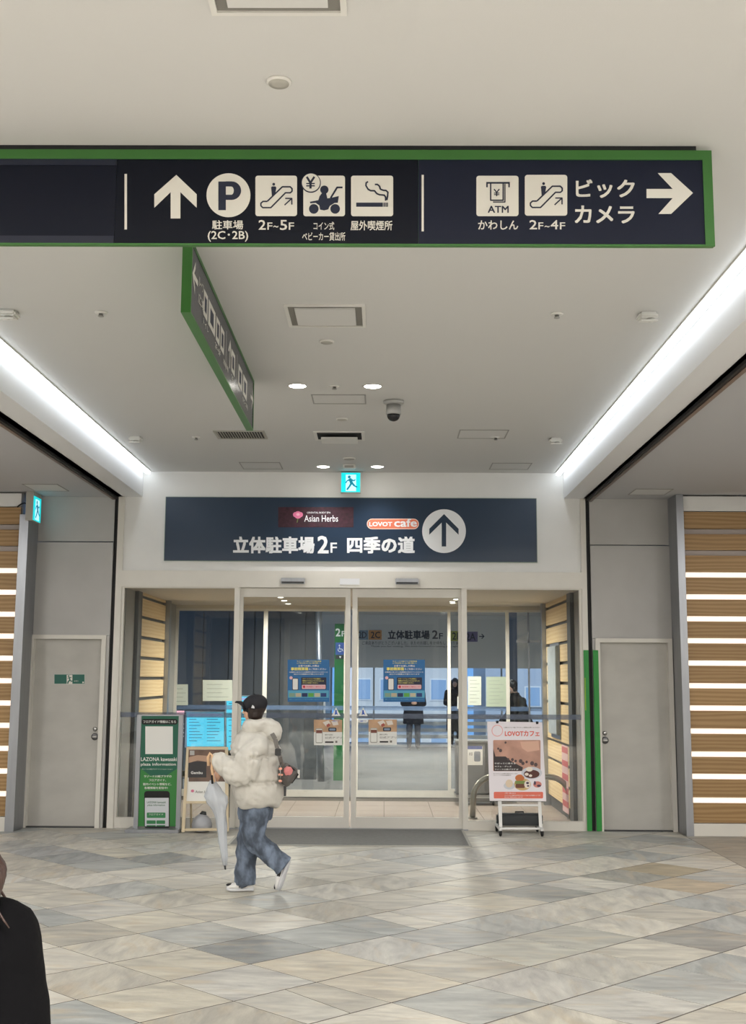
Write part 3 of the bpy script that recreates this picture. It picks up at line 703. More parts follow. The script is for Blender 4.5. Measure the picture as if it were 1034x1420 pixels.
# left arrow, up arrow, right arrow in plane metres
def uvarrow(u, v, s, d):
    base = [(0,-.5),(.5,0),(.28,0),(.09,-.19),(.09,.5),(-.09,.5),(-.09,-.19),(-.28,0),(-.5,0)]
    rot = {'u': lambda a, b: (a, b), 'l': lambda a, b: (b, -a), 'r': lambda a, b: (-b, a)}[d]
    a = Art(PS, 0, 0, 1, uv=True); pts = [rot(*p) for p in base]
    a.poly([(yn+u+p[0]*s, -(ZC-v*Hs)+p[1]*s) for p in pts]); a.build('arrow', inkt, ss, .0015)
uvarrow(.14, .42, .19, 'l'); uvarrow(uof(*z8(360, 830)), .45, .2, 'u'); uvarrow(L_-.12, .42, .18, 'r')
def utx(body, u0, v0, u1, v1):
    x0, t, x1, b = uvr(u0, v0, u1, v1); text(body, PS, (x0, t, x1, b), inkt, ss, .0018, .008, uv=True)
utx('ルーファ', .26, .28, .50, .42); utx('広場', .26, .50, .50, .66)
u1_ = uof(*z8(171, 292)); utx('トイレ', u1_, .73, u1_+.22, .82); utx('2F~5F', u1_+.5, .73, u1_+.75, .82); utx('駐車場', u1_+.9, .73, u1_+1.15, .82)
u2_ = uof(*z8(374, 735)); utx('2F', u2_, .73, u2_+.12, .82); utx('(2C･2B)', L_-.75, .73, L_-.4, .82)

# ---------------------------------------------------------------- navy board on the wall
PW = front(-0.02); Wx0, Wx1, Wz1, Wz0 = -2.521, 1.755, 3.725, 2.992
ws = thing('wall_sign', (-.38, 0, Wz0), 'wide slate-blue board above the glass doors with up arrow disc and cafe logos', 'sign')
obj('board', B((Wx0, -.02, Wz0), (Wx1, -.001, Wz1)), M['navy2'], ws)
obj('edge_trim', MB().box((Wx0-.006, -.021, Wz0-.006), (Wx0, 0, Wz1+.006)).box((Wx1, -.021, Wz0-.006), (Wx1+.006, 0, Wz1+.006)).box((Wx0, -.021, Wz1), (Wx1, 0, Wz1+.006)).box((Wx0, -.021, Wz0-.006), (Wx1, 0, Wz0)), mat('edge_grey_green', (120, 136, 126), .5), ws)
kw = (375, 690, 3.76); AW = lambda: Art(PW, *kw); inw = M['inkw']
plum = mat('plum_print', (58, 26, 40), .6, var=.45, vscale=26)
AW().rect(40, 50, 432, 155).build('logo_panel', plum, ws, .001)
tx('ORIENTAL BODY SPA', 190, 74, 313, 83, kw, ws, PW, inw); tx('Asian Herbs', 176, 92, 352, 126, kw, ws, PW, inw, bold=.006)
pk = mat('flower_pink', (236, 128, 170), .6); a = AW()
for dx, dy, rx, ry in ((0,0,18,17), (-14,-4,12,13), (14,-4,12,13), (0,-12,14,10)): a.circ(143+dx, 93+dy, rx, ry)
a.build('flower_mark', pk, ws, .002); AW().circ(143, 88, 9, 7).build('flower_centre', mat('flower_pale', (250, 190, 210)), ws, .003)
AW().stroke([(143,108),(138,131)], 4).build('flower_stem', mat('leaf_green', (110, 130, 70)), ws, .002)
AW().rr(502, 110, 773, 165, 27).build('logo_outline', mat('logo_cream', (250, 214, 196), .6), ws, .001)
AW().rr(506, 114, 769, 161, 23).build('logo_body', mat('logo_coral', (232, 124, 92), .6), ws, .002)
tx('LOVOT', 514, 127, 634, 150, kw, ws, PW, inw, .003, .03); tx('cafe', 644, 110, 763, 153, kw, ws, PW, inw, .003, .02)
AW().circ(904, 175, 114, n=56).build('arrow_disc', inw, ws, .001)
AW().poly([(904,86),(980,163),(980,194),(915,130),(915,255),(892,255),(892,130),(827,194),(827,163)]).build('arrow', M['navy2'], ws, .002)
W0 = (0, 0, 1)
tx('立体駐車場', 323, 744, 436, 767.5, W0, ws, PW, inw, .001, .035); tx('2', 440, 743, 455.5, 767.5, W0, ws, PW, inw, .001, .02); tx('F', 458, 752.5, 467, 766.5, W0, ws, PW, inw, .001, .012)
tx('四季の道', 481, 744, 575, 767.5, W0, ws, PW, inw, .001, .035)

# ---------------------------------------------------------------- illuminated exit signs
teal = mat('exit_teal', (0, 196, 200), .4, emit=.75, emitcol=(20, 205, 210)); paleb = mat('exit_pale', (180, 235, 250), .4, emit=.8, emitcol=(180, 236, 255)); dk = mat('exit_figure', (0, 130, 150), .4, emit=.35, emitcol=(0, 140, 170))
def runner(pl, conv, par):
    """conv maps unit square (0..1, y down) to plane coordinates"""
    def P(name, m_, off, shapes):
        a = Art(pl); a.P = [[conv(*p) for p in s] for s in shapes]; a.build(name, m_, par, off)
    def cir(x, y, r): return [(x+r*math.cos(i*.5236), y+r*math.sin(i*.5236)) for i in range(12)]
    def st(a, b, w):
        L = math.hypot(b[0]-a[0], b[1]-a[1]); nx, ny = -(b[1]-a[1])/L*w/2, (b[0]-a[0])/L*w/2
        return [(a[0]+nx, a[1]+ny), (b[0]+nx, b[1]+ny), (b[0]-nx, b[1]-ny), (a[0]-nx, a[1]-ny)]
    P('doorway', paleb, .0012, [[(.24, .1), (.78, .1), (.78, .95), (.24, .95)]])
    P('running_figure', dk, .0024, [cir(.42, .22, .08), st((.45, .3), (.55, .55), .16), st((.55, .52), (.44, .7), .1), st((.44, .7), (.3, .88), .09), st((.56, .52), (.7, .68), .1), st((.7, .68), (.84, .74), .08), st((.46, .36), (.3, .42), .07), st((.3, .42), (.24, .54), .06), st((.5, .34), (.68, .42), .07), st((.68, .42), (.74, .34), .06)])
YX = -.10; pe = front(YX); x0, x1 = onY(473, 668, YX).x, onY(499.3, 668, YX).x; z1, z0 = onY(486, 655.5, YX).z, onY(486, 682.5, YX).z
es = thing('exit_sign', ((x0+x1)/2, 0, (z0+z1)/2), 'square turquoise illuminated exit sign mounted over the navy board above the doors', 'sign')
obj('housing', B((x0-.004, YX+.002, z0-.004), (x1+.004, -.001, z1+.004)), M['plastic'], es); obj('lit_face', B((x0, YX, z0), (x1, YX+.002, z1)), teal, es)
runner(pe, lambda u, v: (x0+(x1-x0)*u, z1-(z1-z0)*v), es)
xe_ = -3.945; pe2 = Pl((xe_, 0, 0), (0, 1, 0), (0, 0, 1)); y0, y1 = -.40, -.10; z1 = ZB-.05; z0 = z1-.275
es2 = thing('exit_sign', (xe_-.05, -.25, z0), 'turquoise illuminated exit sign standing out from the metal column beside the left slat wall', 'sign')
obj('housing', B((xe_-.085, y0-.006, z0-.006), (xe_-.002, y1+.006, ZB-.001)), M['plasticg'], es2); obj('lit_face', B((xe_-.002, y0, z0), (xe_, y1, z1)), teal, es2)
runner(pe2, lambda u, v: (y0+(y1-y0)*u, z1-(z1-z0)*v), es2)
lf = thing('cable', (-4.25, YS-.02, 3.47), 'short black cable looping over the top board of the left slat wall', 'cable')
pts = [onY(a_, b_, YS-.02) for a_, b_ in ((24, 703), (27, 700.5), (31, 698), (34.5, 697.5), (37.5, 699.5), (39, 702))]
obj('wire', MB().tube(pts, .008, 8), M['black'], lf, smooth=True)

# ================================================================== CEILING FITTINGS
def cz(px_, py_): return onZ(px_, py_, ZC)
cavm = mat('vent_cavity', (38, 38, 38), .8); edgem = mat('hatch_edge', (150, 150, 146), .5)
def rect_of(pa, pb, pc):   # near-left px, near-right px, far y
    a, b = cz(*pa), cz(*pb); c = cz(pc[0], pc[1]); return a.x, b.x, min(a.y, b.y), c.y
def hatch(x0, x1, y0, y1, lab, z=ZC):
    t = thing('ceiling_hatch', ((x0+x1)/2, (y0+y1)/2, z), lab, 'hatch', 'access hatches in the ceiling')
    w = .012; obj('hatch_frame', MB().box((x0, y0, z-.004), (x1, y0+w*1.6, z)).box((x0, y1-w*1.6, z-.004), (x1, y1, z)).box((x0, y0+w*1.6, z-.004), (x0+w, y1-w*1.6, z)).box((x1-w, y0+w*1.6, z-.004), (x1, y1-w*1.6, z)), edgem, t)
    obj('door_panel', B((x0+w, y0+.02, z-.002), (x1-w, y1-.02, z)), M['ceil'], t)
def vent(x0, x1, y0, y1, lab):
    t = thing('air_vent', ((x0+x1)/2, (y0+y1)/2, ZC), lab, 'vent', 'square air vents in the ceiling'); w = .022; z = ZC
    obj('frame', MB().box((x0, y0, z-.012), (x1, y0+w, z)).box((x0, y1-w, z-.012), (x1, y1, z)).box((x0, y0+w, z-.012), (x0+w, y1-w, z)).box((x1-w, y0+w, z-.012), (x1, y1-w, z)), M['plastic'], t)
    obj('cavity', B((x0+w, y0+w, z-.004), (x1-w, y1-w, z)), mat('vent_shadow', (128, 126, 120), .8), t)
    obj('plate', B((x0+.065, y0+.06, z-.016), (x1-.065, y1-.06, z-.006)), M['ceil'], t)
    for sx in (x0+.12, x1-.12): obj('hanger', B((sx, y0+.2, z-.012), (sx+.01, y0+.24, z-.004)), M['plasticg'], t)
x0, x1, y0, y1 = rect_of((393, 422), (506, 422), (507, 452)); vent(x0, x1, y0, y1, 'square white air vent with a raised plate, between the overhead sign and the downlights')
xf0, xf1, yf1 = cz(294, 18).x, cz(481, 18).x, cz(400, 18).y; vent(xf0, xf1, yf1-.46, yf1, 'square air vent in the ceiling nearest the viewer, in front of the long sign')
x0, x1, y0, y1 = rect_of((434, 598), (505, 598), (505, 610))
t = thing('air_vent', ((x0+x1)/2, (y0+y1)/2, ZC), 'small air vent with one black slot, behind the access hatch near the dome camera', 'vent')
obj('frame', MB().box((x0, y0, ZC-.01), (x1, y0+.03, ZC)).box((x0, y1-.03, ZC-.01), (x1, y1, ZC)).box((x0, y0+.03, ZC-.01), (x0+.03, y1-.03, ZC)).box((x1-.03, y0+.03, ZC-.01), (x1, y1-.03, ZC)), M['plastic'], t)
obj('slot', B((x0+.03, y0+.03, ZC-.003), (x1-.03, y1-.03, ZC)), cavm, t); obj('plate', B((x0+.07, y0+.14, ZC-.05), (x1-.07, y1-.05, ZC-.03)), M['plastic'], t)
x0, x1, y0, y1 = rect_of((295, 597), (366, 597), (370, 608))
t = thing('air_grille', ((x0+x1)/2, (y0+y1)/2, ZC), 'dark slatted return air grille under the far end of the edge-on sign', 'grille')
obj('frame', MB().box((x0, y0, ZC-.01), (x1, y0+.025, ZC)).box((x0, y1-.025, ZC-.01), (x1, y1, ZC)).box((x0, y0+.025, ZC-.01), (x0+.025, y1-.025, ZC)).box((x1-.025, y0+.025, ZC-.01), (x1, y1-.025, ZC)), M['plasticg'], t)
obj('cavity', B((x0+.025, y0+.025, ZC-.002), (x1-.025, y1-.025, ZC)), cavm, t)
m_ = MB(); n = 17
for i in range(n):
    xx = x0+.03+(x1-x0-.06)*i/n; m_.box((xx, y0+.025, ZC-.009), (xx+.008, y1-.025, ZC-.002))
o = obj('slats', m_, M['plasticg'], t); o['kind'] = 'stuff'
for pa, pb, pc, lab in (((431, 547), (507, 547), (509, 560), 'rectangular access hatch between the two pairs of downlights'), ((331, 641), (388, 641), (391, 650.5), 'access hatch in the ceiling above the left end of the navy board'),
                        ((682, 642), (738, 642), (737, 651), 'access hatch in the ceiling above the right end of the navy board'), ((637, 596), (706, 596), (705, 608), 'access hatch to the right of the dome camera')):
    x0, x1, y0, y1 = rect_of(pa, pb, pc); hatch(x0, x1, y0, y1, lab)
def zbh(ax, ay, bx, by, lab):
    a, b = onZ(ax, ay, ZB), onZ(bx, by, ZB); x0, x1 = sorted((a.x, b.x)); y0, y1 = sorted((a.y, b.y)); hatch(x0, x1, y0, y1, lab, ZB)
zbh(30, 671, 96, 681, 'access hatch in the low side ceiling beside the left turquoise exit sign'); zbh(870, 686, 934, 678, 'access hatch in the low side ceiling above the right service door')
def downlight(px_, py_, r, lab):
    c = cz(px_, py_); t = thing('downlight', (c.x, c.y, ZC), lab, 'light', 'lit round downlights')
    obj('trim_ring', MB().lathe((c.x, c.y, ZC-.006), [(r*1.12, .006), (r*1.12, .002), (r, 0), (r*.9, .003), (r*.9, .006)], 28), M['plastic'], t, smooth=True)
    obj('lens', MB().lathe((c.x, c.y, ZC-.0045), [(r*.9, .002), (r*.85, 0)], 28), M['lamp'], t)
    lampspot('downlight_beam', (c.x, c.y, ZC-.03), 30, NEUT, 1.9, .06)
downlight(412.5, 535, .075, 'lit downlight, left of the near pair in the ceiling'); downlight(516.5, 535.5, .075, 'lit downlight, right of the near pair, close to the dome camera')
downlight(448, 647, .075, 'lit downlight, left of the far pair over the doors'); downlight(523, 647, .075, 'lit downlight, right of the far pair over the doors')
def disc(px_, py_, r, lab, cat='speaker', name='ceiling_speaker'):
    c = cz(px_, py_); t = thing(name, (c.x, c.y, ZC), lab, cat)
    obj('rim', MB().lathe((c.x, c.y, ZC), [(r, 0), (r, -.006), (r*.9, -.012), (r*.86, -.012)], 28), M['plastic'], t, smooth=True)
    obj('grille', MB().lathe((c.x, c.y, ZC), [(r*.84, -.006), (r*.82, -.014), (r*.3, -.017)], 28), mat('grille_grey', (176, 174, 166), .7), t, smooth=True)
disc(386.5, 112.5, .05, 'round ceiling cap in front of the long overhead sign'); disc(453, 473, .052, 'round ceiling cap just behind the square air vent'); disc(474, 580.5, .055, 'round ceiling cap between the access hatch and the slotted vent'); disc(484, 635.5, .07, 'flat round detector cap above the centre exit sign', 'detector', 'smoke_detector')
c = cz(484, 644); t = thing('smoke_detector', (c.x, c.y, ZC), 'small white box detector just in front of the centre exit sign', 'detector'); obj('body', B((c.x-.07, c.y-.05, ZC-.05), (c.x+.07, c.y+.05, ZC)), M['plastic'], t, bevel=.008); obj('lens', B((c.x-.05, c.y-.056, ZC-.045), (c.x+.05, c.y-.05, ZC-.02)), M['plasticg'], t)
def sprinkler(px_, py_, lab):
    c = cz(px_, py_); t = thing('sprinkler', (c.x, c.y, ZC), lab, 'sprinkler')
    obj('escutcheon', MB().lathe((c.x, c.y, ZC), [(.042, 0), (.040, -.006), (.022, -.010)], 20), M['plastic'], t, smooth=True)
    obj('head', MB().lathe((c.x, c.y, ZC), [(.014, -.008), (.013, -.024), (.020, -.026), (.020, -.030), (.008, -.034)], 14), M['steel'], t, smooth=True)
for a_, b_, l in ((140, 433, 'sprinkler head left of the edge-on sign, in front of the left emergency light'), (772, 435, 'sprinkler head in the right half of the ceiling, left of the near right emergency light'), (463.5, 535, 'sprinkler head midway between the near pair of downlights'), (272, 606, 'small sprinkler head to the left of the slatted grille'), (687, 606, 'small sprinkler head just behind the right access hatch')): sprinkler(a_, b_, l)
def emer(px_, py_, lab):
    c = cz(px_, py_); t = thing('emergency_light', (c.x, c.y, ZC), lab, 'light')
    obj('body', B((c.x-.062, c.y-.062, ZC-.045), (c.x+.062, c.y+.062, ZC)), M['plastic'], t, bevel=.014)
    obj('lens', MB().lathe((c.x+.01, c.y-.03, ZC-.043), [(.028, 0), (.024, -.014), (.01, -.02)], 16), M['plasticg'], t, smooth=True)
    obj('cover_plate', B((c.x-.055, c.y-.068, ZC-.07), (c.x+.055, c.y-.052, ZC-.058)), M['plastic'], t)
for a_, b_, l in ((897, 435, 'white box emergency light near the right LED strip, the closer of two'), (12, 432, 'white box emergency light near the left LED strip, cut by the picture edge'), (188, 606, 'small white emergency light near the far end of the left LED strip'), (770, 608, 'small white emergency light near the far end of the right LED strip')): emer(a_, b_, l)
# dome camera
c = cz(545.5, 556); t = thing('dome_camera', (c.x, c.y, ZC), 'silver dome security camera with dark glass hanging beside the downlights', 'camera')
obj('mount', MB().lathe((c.x, c.y, ZC), [(.088, 0), (.088, -.022), (.072, -.034), (.06, -.036)], 28), mat('camera_silver', (176, 176, 174), .35, metal=.4), t, smooth=True)
obj('housing', MB().lathe((c.x, c.y, ZC), [(.062, -.034), (.066, -.09), (.066, -.118), (.06, -.122)], 28), M['camera_silver'] if 'camera_silver' in M else MATS['camera_silver'], t, smooth=True)
obj('dome', MB().lathe((c.x, c.y, ZC-.12), [(.058, 0), (.056, -.018), (.047, -.037), (.032, -.051), (.012, -.058)], 24), mat('dome_black', (18, 18, 22), .08), t, smooth=True)
# ================================================================== AT THE ENTRANCE
# door sensors and label
for (a_, b_, l) in ((390, 423, 'silver door sensor bar on the header above the left sliding door'), (548, 580, 'silver door sensor bar on the header above the right sliding door')):
    x0, x1 = Xw(a_, 806), Xw(b_, 806); z1, z0 = Zw(500, 802.5), Zw(500, 810.5)
    t = thing('door_sensor', ((x0+x1)/2, -.022, z0), l, 'sensor')
    obj('housing', B((x0, -.075, z0), (x1, -.022, z1)), M['alu'], t, bevel=.006); obj('sensor_window', B((x0+.01, -.079, z0+.004), (x1-.01, -.074, z0+.024)), M['dark'], t)
tag(obj('label_strip', B((Xw(471, 806), -.026, Zw(485, 811)), (Xw(498.5, 806), -.0221, Zw(485, 802.5))), mat('label_white', (232, 234, 238), .5)), 'blank white label strip on the header between the two door sensors', 'label')
for (a_, b_, l) in ((418.7, 445, 'grey sensor bar above the inner sliding door on the left'), (544.5, 571, 'grey sensor bar above the inner sliding door on the right')):
    x0, x1 = onY(a_, 831, YI).x, onY(b_, 831, YI).x; z0, z1 = onY(500, 833, YI).z, onY(500, 828.5, YI).z
    t = thing('door_sensor', ((x0+x1)/2, YI, z0), l, 'sensor'); obj('housing', B((x0, YI-.05, z0), (x1, YI, z1)), mat('sensor_grey', (120, 122, 122), .4), t, bevel=.005); obj('sensor_window', B((x0+.02, YI-.053, z0+.003), (x1-.02, YI-.049, z0+.015)), M['dark'], t)
# green corner guards beside the right shutter slot
gz = Zw(815, 901.6)
for x0, x1, l in ((2.266, 2.322, 'tall green corner guard on the frame edge, left of the dark shutter slot'), (2.374, 2.432, 'tall green corner guard right of the dark shutter slot, by the service door')):
    t = thing('corner_guard', ((x0+x1)/2, -.02, 0), l, 'guard'); w_ = x1-x0
    obj('cover', B((x0, -.034, 0.004), (x1, -.021, gz)), M['guard'], t, bevel=.003)
    obj('side_flange', B(((x1-.004) if x0 < 2.3 else x0, -.021, .004), (x1 if x0 < 2.3 else x0+.004, .04, gz)), M['guard'], t)
    for i in range(4): obj('ridge', B((x0+.008+i*(w_-.02)/3, -.037, .01), (x0+.012+i*(w_-.02)/3, -.034, gz-.01)), M['guard'], t)
obj_y = tag(obj('yellow_label', B((2.272, -.0395, Zw(812, 985)), (2.279, -.0376, Zw(812, 940))), mat('yellow_green', (170, 200, 50), .5)), 'thin yellow-green strip label on the left green corner guard', 'label')
# entrance mat
x0, x1, y0, y1 = onZ(313, 1172, .012).x, onZ(654, 1172, .012).x, onZ(500, 1172, .012).y, -.05
t = thing('entrance_mat', ((x0+x1)/2, (y0+y1)/2, 0), 'wide dark grey ribbed mat lying in front of the sliding doors', 'mat')
obj('pile', B((x0+.03, y0+.03, 0.001), (x1-.03, y1, .012)), mat('mat_grey', (138, 138, 136), .95, var=.2, vscale=30, stretch=(1, 6, 1), bump=.6, bscale=120), t)
obj('border', MB().box((x0, y0, 0.001), (x1, y0+.03, .009)).box((x0, y0+.03, .001), (x0+.03, y1, .009)).box((x1-.03, y0+.03, .001), (x1, y1, .009)), M['plasticg'], t)

# ---------------------------------------------------------------- notices on the sliding doors
PG = front(.0605); kp = (390, 890, 4.924)
blue = mat('poster_blue', (28, 104, 164), .45); pale_blue = mat('poster_pale_blue', (84, 164, 196), .5); yel = mat('poster_yellow', (236, 226, 120), .5); whp = mat('paper_white', (236, 236, 232), .6); dnavy = mat('poster_navy', (26, 34, 62), .5)
sw = [(130,160,140), (190,178,150), (28,44,92), (96,170,72), (196,190,160), (36,60,120)]
def blue_poster(dx, lab, grp):
    A = lambda: Art(PG, *kp); s = thing('parking_poster', PG.w(*PG.px(390+(185+dx)/4.924, 890+410/4.924)), lab, 'poster', grp)
    A().rect(43+dx, 122, 327+dx, 410).build('sheet', blue, s, 0, .0006)
    A().rect(46+dx, 332, 324+dx, 382).build('pale_band', pale_blue, s, .0012)
    T = lambda b, x0, y0, x1, y1, m_=None, bd=.01: text(b, PG, (390+(x0+dx)/4.924, 890+y0/4.924, 390+(x1+dx)/4.924, 890+y1/4.924), m_ or whp, s, .0024, bd)
    T('ラゾーナ川崎プラザ駐車場', 105, 128, 272, 138, yel); T('ご利用のお客様へ', 105, 141, 272, 150, yel); T('お車でお越しの際は', 116, 157, 258, 172)
    T('事前精算機', 65, 174, 184, 196, yel, .035); T('をご利用ください', 188, 179, 306, 194); T('出庫前にあらかじめ精算を済ませていただくと', 55, 202, 316, 212); T('出口での精算は不要となります', 85, 216, 290, 226)
    A().rr(74+dx, 247, 116+dx, 331, 7).build('phone_picture', M['dark'], s, .0014); A().rr(78+dx, 252, 112+dx, 326, 5).build('phone_screen', whp, s, .002); A().circ(66+dx, 246, 11).build('dot', mat('poster_pink', (232, 190, 196)), s, .0026)
    A().rr(135+dx, 243, 307+dx, 325, 4).build('info_box', dnavy, s, .0014); A().rr(140+dx, 293, 302+dx, 322, 5).build('info_strip', mat('poster_pink', (232, 190, 196)), s, .002)
    T('スマートフォンでも事前に', 144, 248, 270, 258, yel); T('精算ができるようになりました', 144, 262, 290, 272, yel); T('ぜひご利用ください', 144, 276, 250, 286, yel)
    A().circ(155+dx, 307, 9).build('red_dot', mat('poster_red', (206, 50, 70)), s, .0026); T('事前精算のご案内はこちら', 170, 302, 296, 313, mat('poster_red', (206, 50, 70)))
    for i, c_ in enumerate(sw): A().rect(54+dx+i*43, 350, 92+dx+i*43, 376).build('colour_swatch', mat('swatch_%s' % 'abcdef'[i], c_, .5), s, .002)
    T('詳しくはスタッフまでお問い合わせください', 55, 388, 316, 398, pale_blue)
blue_poster(0, 'blue parking payment poster on the left sliding door', 'blue parking posters on the doors'); blue_poster(653, 'blue parking payment poster on the right sliding door', 'blue parking posters on the doors')
def app_poster(x, y, lab):
    A = lambda: Art(PG, *kp); s = thing('app_poster', PG.w(*PG.px(390+(x+96)/4.924, 890+(y+173)/4.924)), lab, 'poster', 'white app posters on the doors')
    A().rect(x, y, x+193, y+174).build('sheet', whp, s, 0, .0006)
    A().rect(x, y, x+193, y+84).build('photo', mat('photo_tan', (196, 160, 128), .6, var=.2, vscale=8), s, .0012)
    a = A(); a.poly([(x+60,y+18),(x+100,y+4),(x+115,y+26),(x+82,y+44)]); a.poly([(x+118,y+10),(x+160,y+6),(x+168,y+34),(x+132,y+40)]); a.build('photo_cards', mat('photo_card', (226, 218, 210)), s, .0018)
    A().poly([(x+84,y+36),(x+104,y+24),(x+112,y+42),(x+92,y+52)]).build('photo_red_card', mat('photo_red', (170, 84, 72)), s, .0024)
    A().rr(x+98, y+54, x+154, y+80, 7).build('photo_purse', mat('photo_dark', (40, 44, 58)), s, .0024); A().rr(x+106, y+60, x+146, y+74, 5).build('photo_purse_front', mat('photo_blue', (130, 150, 176)), s, .003)
    A().rr(x+12, y+58, x+60, y+160, 8).build('phone_picture', M['plasticg'], s, .0024); A().rr(x+16, y+64, x+56, y+154, 5).build('phone_screen', whp, s, .003); A().rect(x+16, y+70, x+56, y+92).build('phone_banner', mat('photo_brown', (120, 68, 56)), s, .0036)
    T = lambda b, x0, y0, x1, y1, m_: text(b, PG, (390+(x+x0)/4.924, 890+(y+y0)/4.924, 390+(x+x1)/4.924, 890+(y+y1)/4.924), m_, s, .0024, .01)
    gm = mat('print_grey', (120, 116, 110), .6)
    T('便利でお得な', 75, 98, 130, 108, gm); T('公式アプリ', 75, 116, 190, 130, gm); A().rect(x+76, y+148, x+134, y+158).build('black_bar', M['black'], s, .002); A().rect(x+146, y+144, x+160, y+158).build('grey_square', mat('print_grey', (120,116,110)), s, .002)
app_poster(222, 532, 'white and tan app poster low on the left sliding door'); app_poster(595, 530, 'white and tan app poster low on the right sliding door')
def warn(cx, lab):
    A = lambda: Art(PG, *kp); s = thing('warning_sticker', PG.w(*PG.px(390+cx/4.924, 890+550/4.924)), lab, 'sticker', 'triangular warning stickers on the doors')
    A().poly([(cx, 448), (cx+31, 506), (cx-31, 506)]).build('triangle', whp, s, 0, .0006); A().poly([(cx-6, 466), (cx+5, 466), (cx+5, 480), (cx+14, 500), (cx+3, 494), (cx-10, 500), (cx-6, 480)]).build('figure', mat('sticker_blue', (40, 90, 190)), s, .0014)
    A().rr(cx-33, 530, cx+33, 552, 11).build('label_oval', whp, s, 0, .0006); text('自動ドア', PG, (390+(cx-22)/4.924, 890+535/4.924, 390+(cx+22)/4.924, 890+547/4.924), mat('sticker_blue', (40, 90, 190)), s, .0014, .01)
warn(373, 'white triangular warning sticker near the inner edge of the left sliding door'); warn(558, 'white triangular warning sticker near the inner edge of the right sliding door')
# papers on the inner screen
def paper(x0, y0, x1, y1, lab, col=(206, 214, 204), Y=None):
    pl = front(YI+.03 if Y is None else Y); a = Art(pl); a.rect(x0, y0, x1, y1); s = thing('notice_paper', pl.w(*pl.px((x0+x1)/2, y1)), lab, 'paper', 'notices on the inner glass')
    a.build('sheet', mat('paper_greenish_%d' % col[0], col, .7), s, 0, .001); n = max(2, int((y1-y0)/5))
    l = Art(pl)
    for i in range(1, n): l.rect(x0+(x1-x0)*.14, y0+(y1-y0)*i/n, x1-(x1-x0)*(.14+.2*(i % 2)), y0+(y1-y0)*i/n+.7)
    o = l.build('print_rows', mat('paper_print', (160, 168, 160), .7), s, .002); o['kind'] = 'stuff'
paper(240.5, 949, 260.5, 978, 'small pale notice on the inner glass, leftmost beside the wooden slats'); paper(281, 943, 322, 972, 'wide pale notice on the inner glass, left of the first mullion'); paper(648.5, 938, 667, 978, 'pale notice on the inner glass right of the slim mullion'); paper(674, 938.5, 702, 980, 'plain grey-green notice on the inner glass above the cafe poster', (176, 190, 172))
paper(634, 966, 641, 983, 'small white paper on the inner glass beside the standing woman in black', (226, 228, 224), YI+.028)

# ---------------------------------------------------------------- green information board
YG = -.26; pg = front(YG); kg = (190, 985, 8.114); AG = lambda: Art(pg, *kg)
gx = lambda px_, py_=1070: onY(px_, py_, YG).x
gz_ = lambda py_: onY(218, py_, YG).z
t = thing('information_board', (gx(218), YG, 0), 'green floor guide information board in a slim aluminium stand', 'sign')
gl, gr, gt, gb = gx(187.5), gx(252), gz_(992), gz_(1146)
obj('back_panel', B((gl+.03, YG, gb), (gr-.03, YG+.02, gt)), mat('board_green_dark', (22, 98, 76), .45), t)
for a_, b_ in ((gl, gl+.05), (gr-.05, gr)): obj('side_rail', B((a_, YG-.012, .03), (b_, YG+.03, gt+.006)), M['alu'], t, bevel=.004)
obj('top_rail', B((gl+.05, YG-.006, gt-.006), (gr-.05, YG+.026, gt+.008)), M['alu'], t)
obj('base', B((gl-.06, YG-.17, 0), (gr+.01, YG+.13, .035)), M['alu'], t, bevel=.006)
gA = mat('board_green_dark', (22, 98, 76)); gB = mat('board_green_light', (52, 132, 60), .45)
AG().poly([(40,655),(150,735),(330,735),(452,655),(440,1305),(10,1305)]).build('light_green_field', gB, t, .0008)
AG().rr(50, 97, 458, 160, 31).build('black_pill', M['black'], t, .001); AG().rect(93, 181, 402, 492).build('blank_square', whp, t, .001)
G = lambda b, x0, y0, x1, y1, m_=None, bd=.012: text(b, pg, (190+x0/8.114, 985+y0/8.114, 190+x1/8.114, 985+y1/8.114), m_ or whp, t, .0022, bd)
G('フロアガイド情報はこちら', 70, 112, 438, 144); G('LAZONA kawasaki', 44, 528, 447, 571, bd=.012); G('plaza information', 42, 590, 437, 632, bd=.012); G('ラゾーナ川崎プラザ インフォメーション', 55, 655, 402, 669, bd=0)
G('ラゾーナ川崎プラザの', 78, 728, 388, 757); G('フロアガイド、', 135, 772, 325, 800); G('館内イベント情報など、', 68, 816, 385, 845); G('各種情報を配信中!', 82, 859, 345, 887)
AG().rr(80, 908, 368, 1330, 34).build('phone_picture', M['black'], t, .0012); 
AG().rect(88, 985, 356, 1305).build('phone_screen', mat('screen_pale', (216, 220, 226), .5), t, .002)
gt_ = mat('print_green', (60, 110, 80), .6)
G('LAZONA kawasaki', 112, 1022, 322, 1046, gt_); G('plaza information', 118, 1055, 315, 1082, gt_)
AG().rr(110, 1150, 320, 1210, 8).rr(108, 1238, 210, 1278, 6).rr(218, 1238, 316, 1278, 6).rect(108, 1292, 210, 1305).rect(218, 1292, 316, 1305).build('screen_buttons', mat('button_green', (56, 134, 84), .5), t, .003)
text('フロアガイド', pg, (190+130/8.114, 985+1160/8.114, 190+295/8.114, 985+1182/8.114), whp, t, .0038)

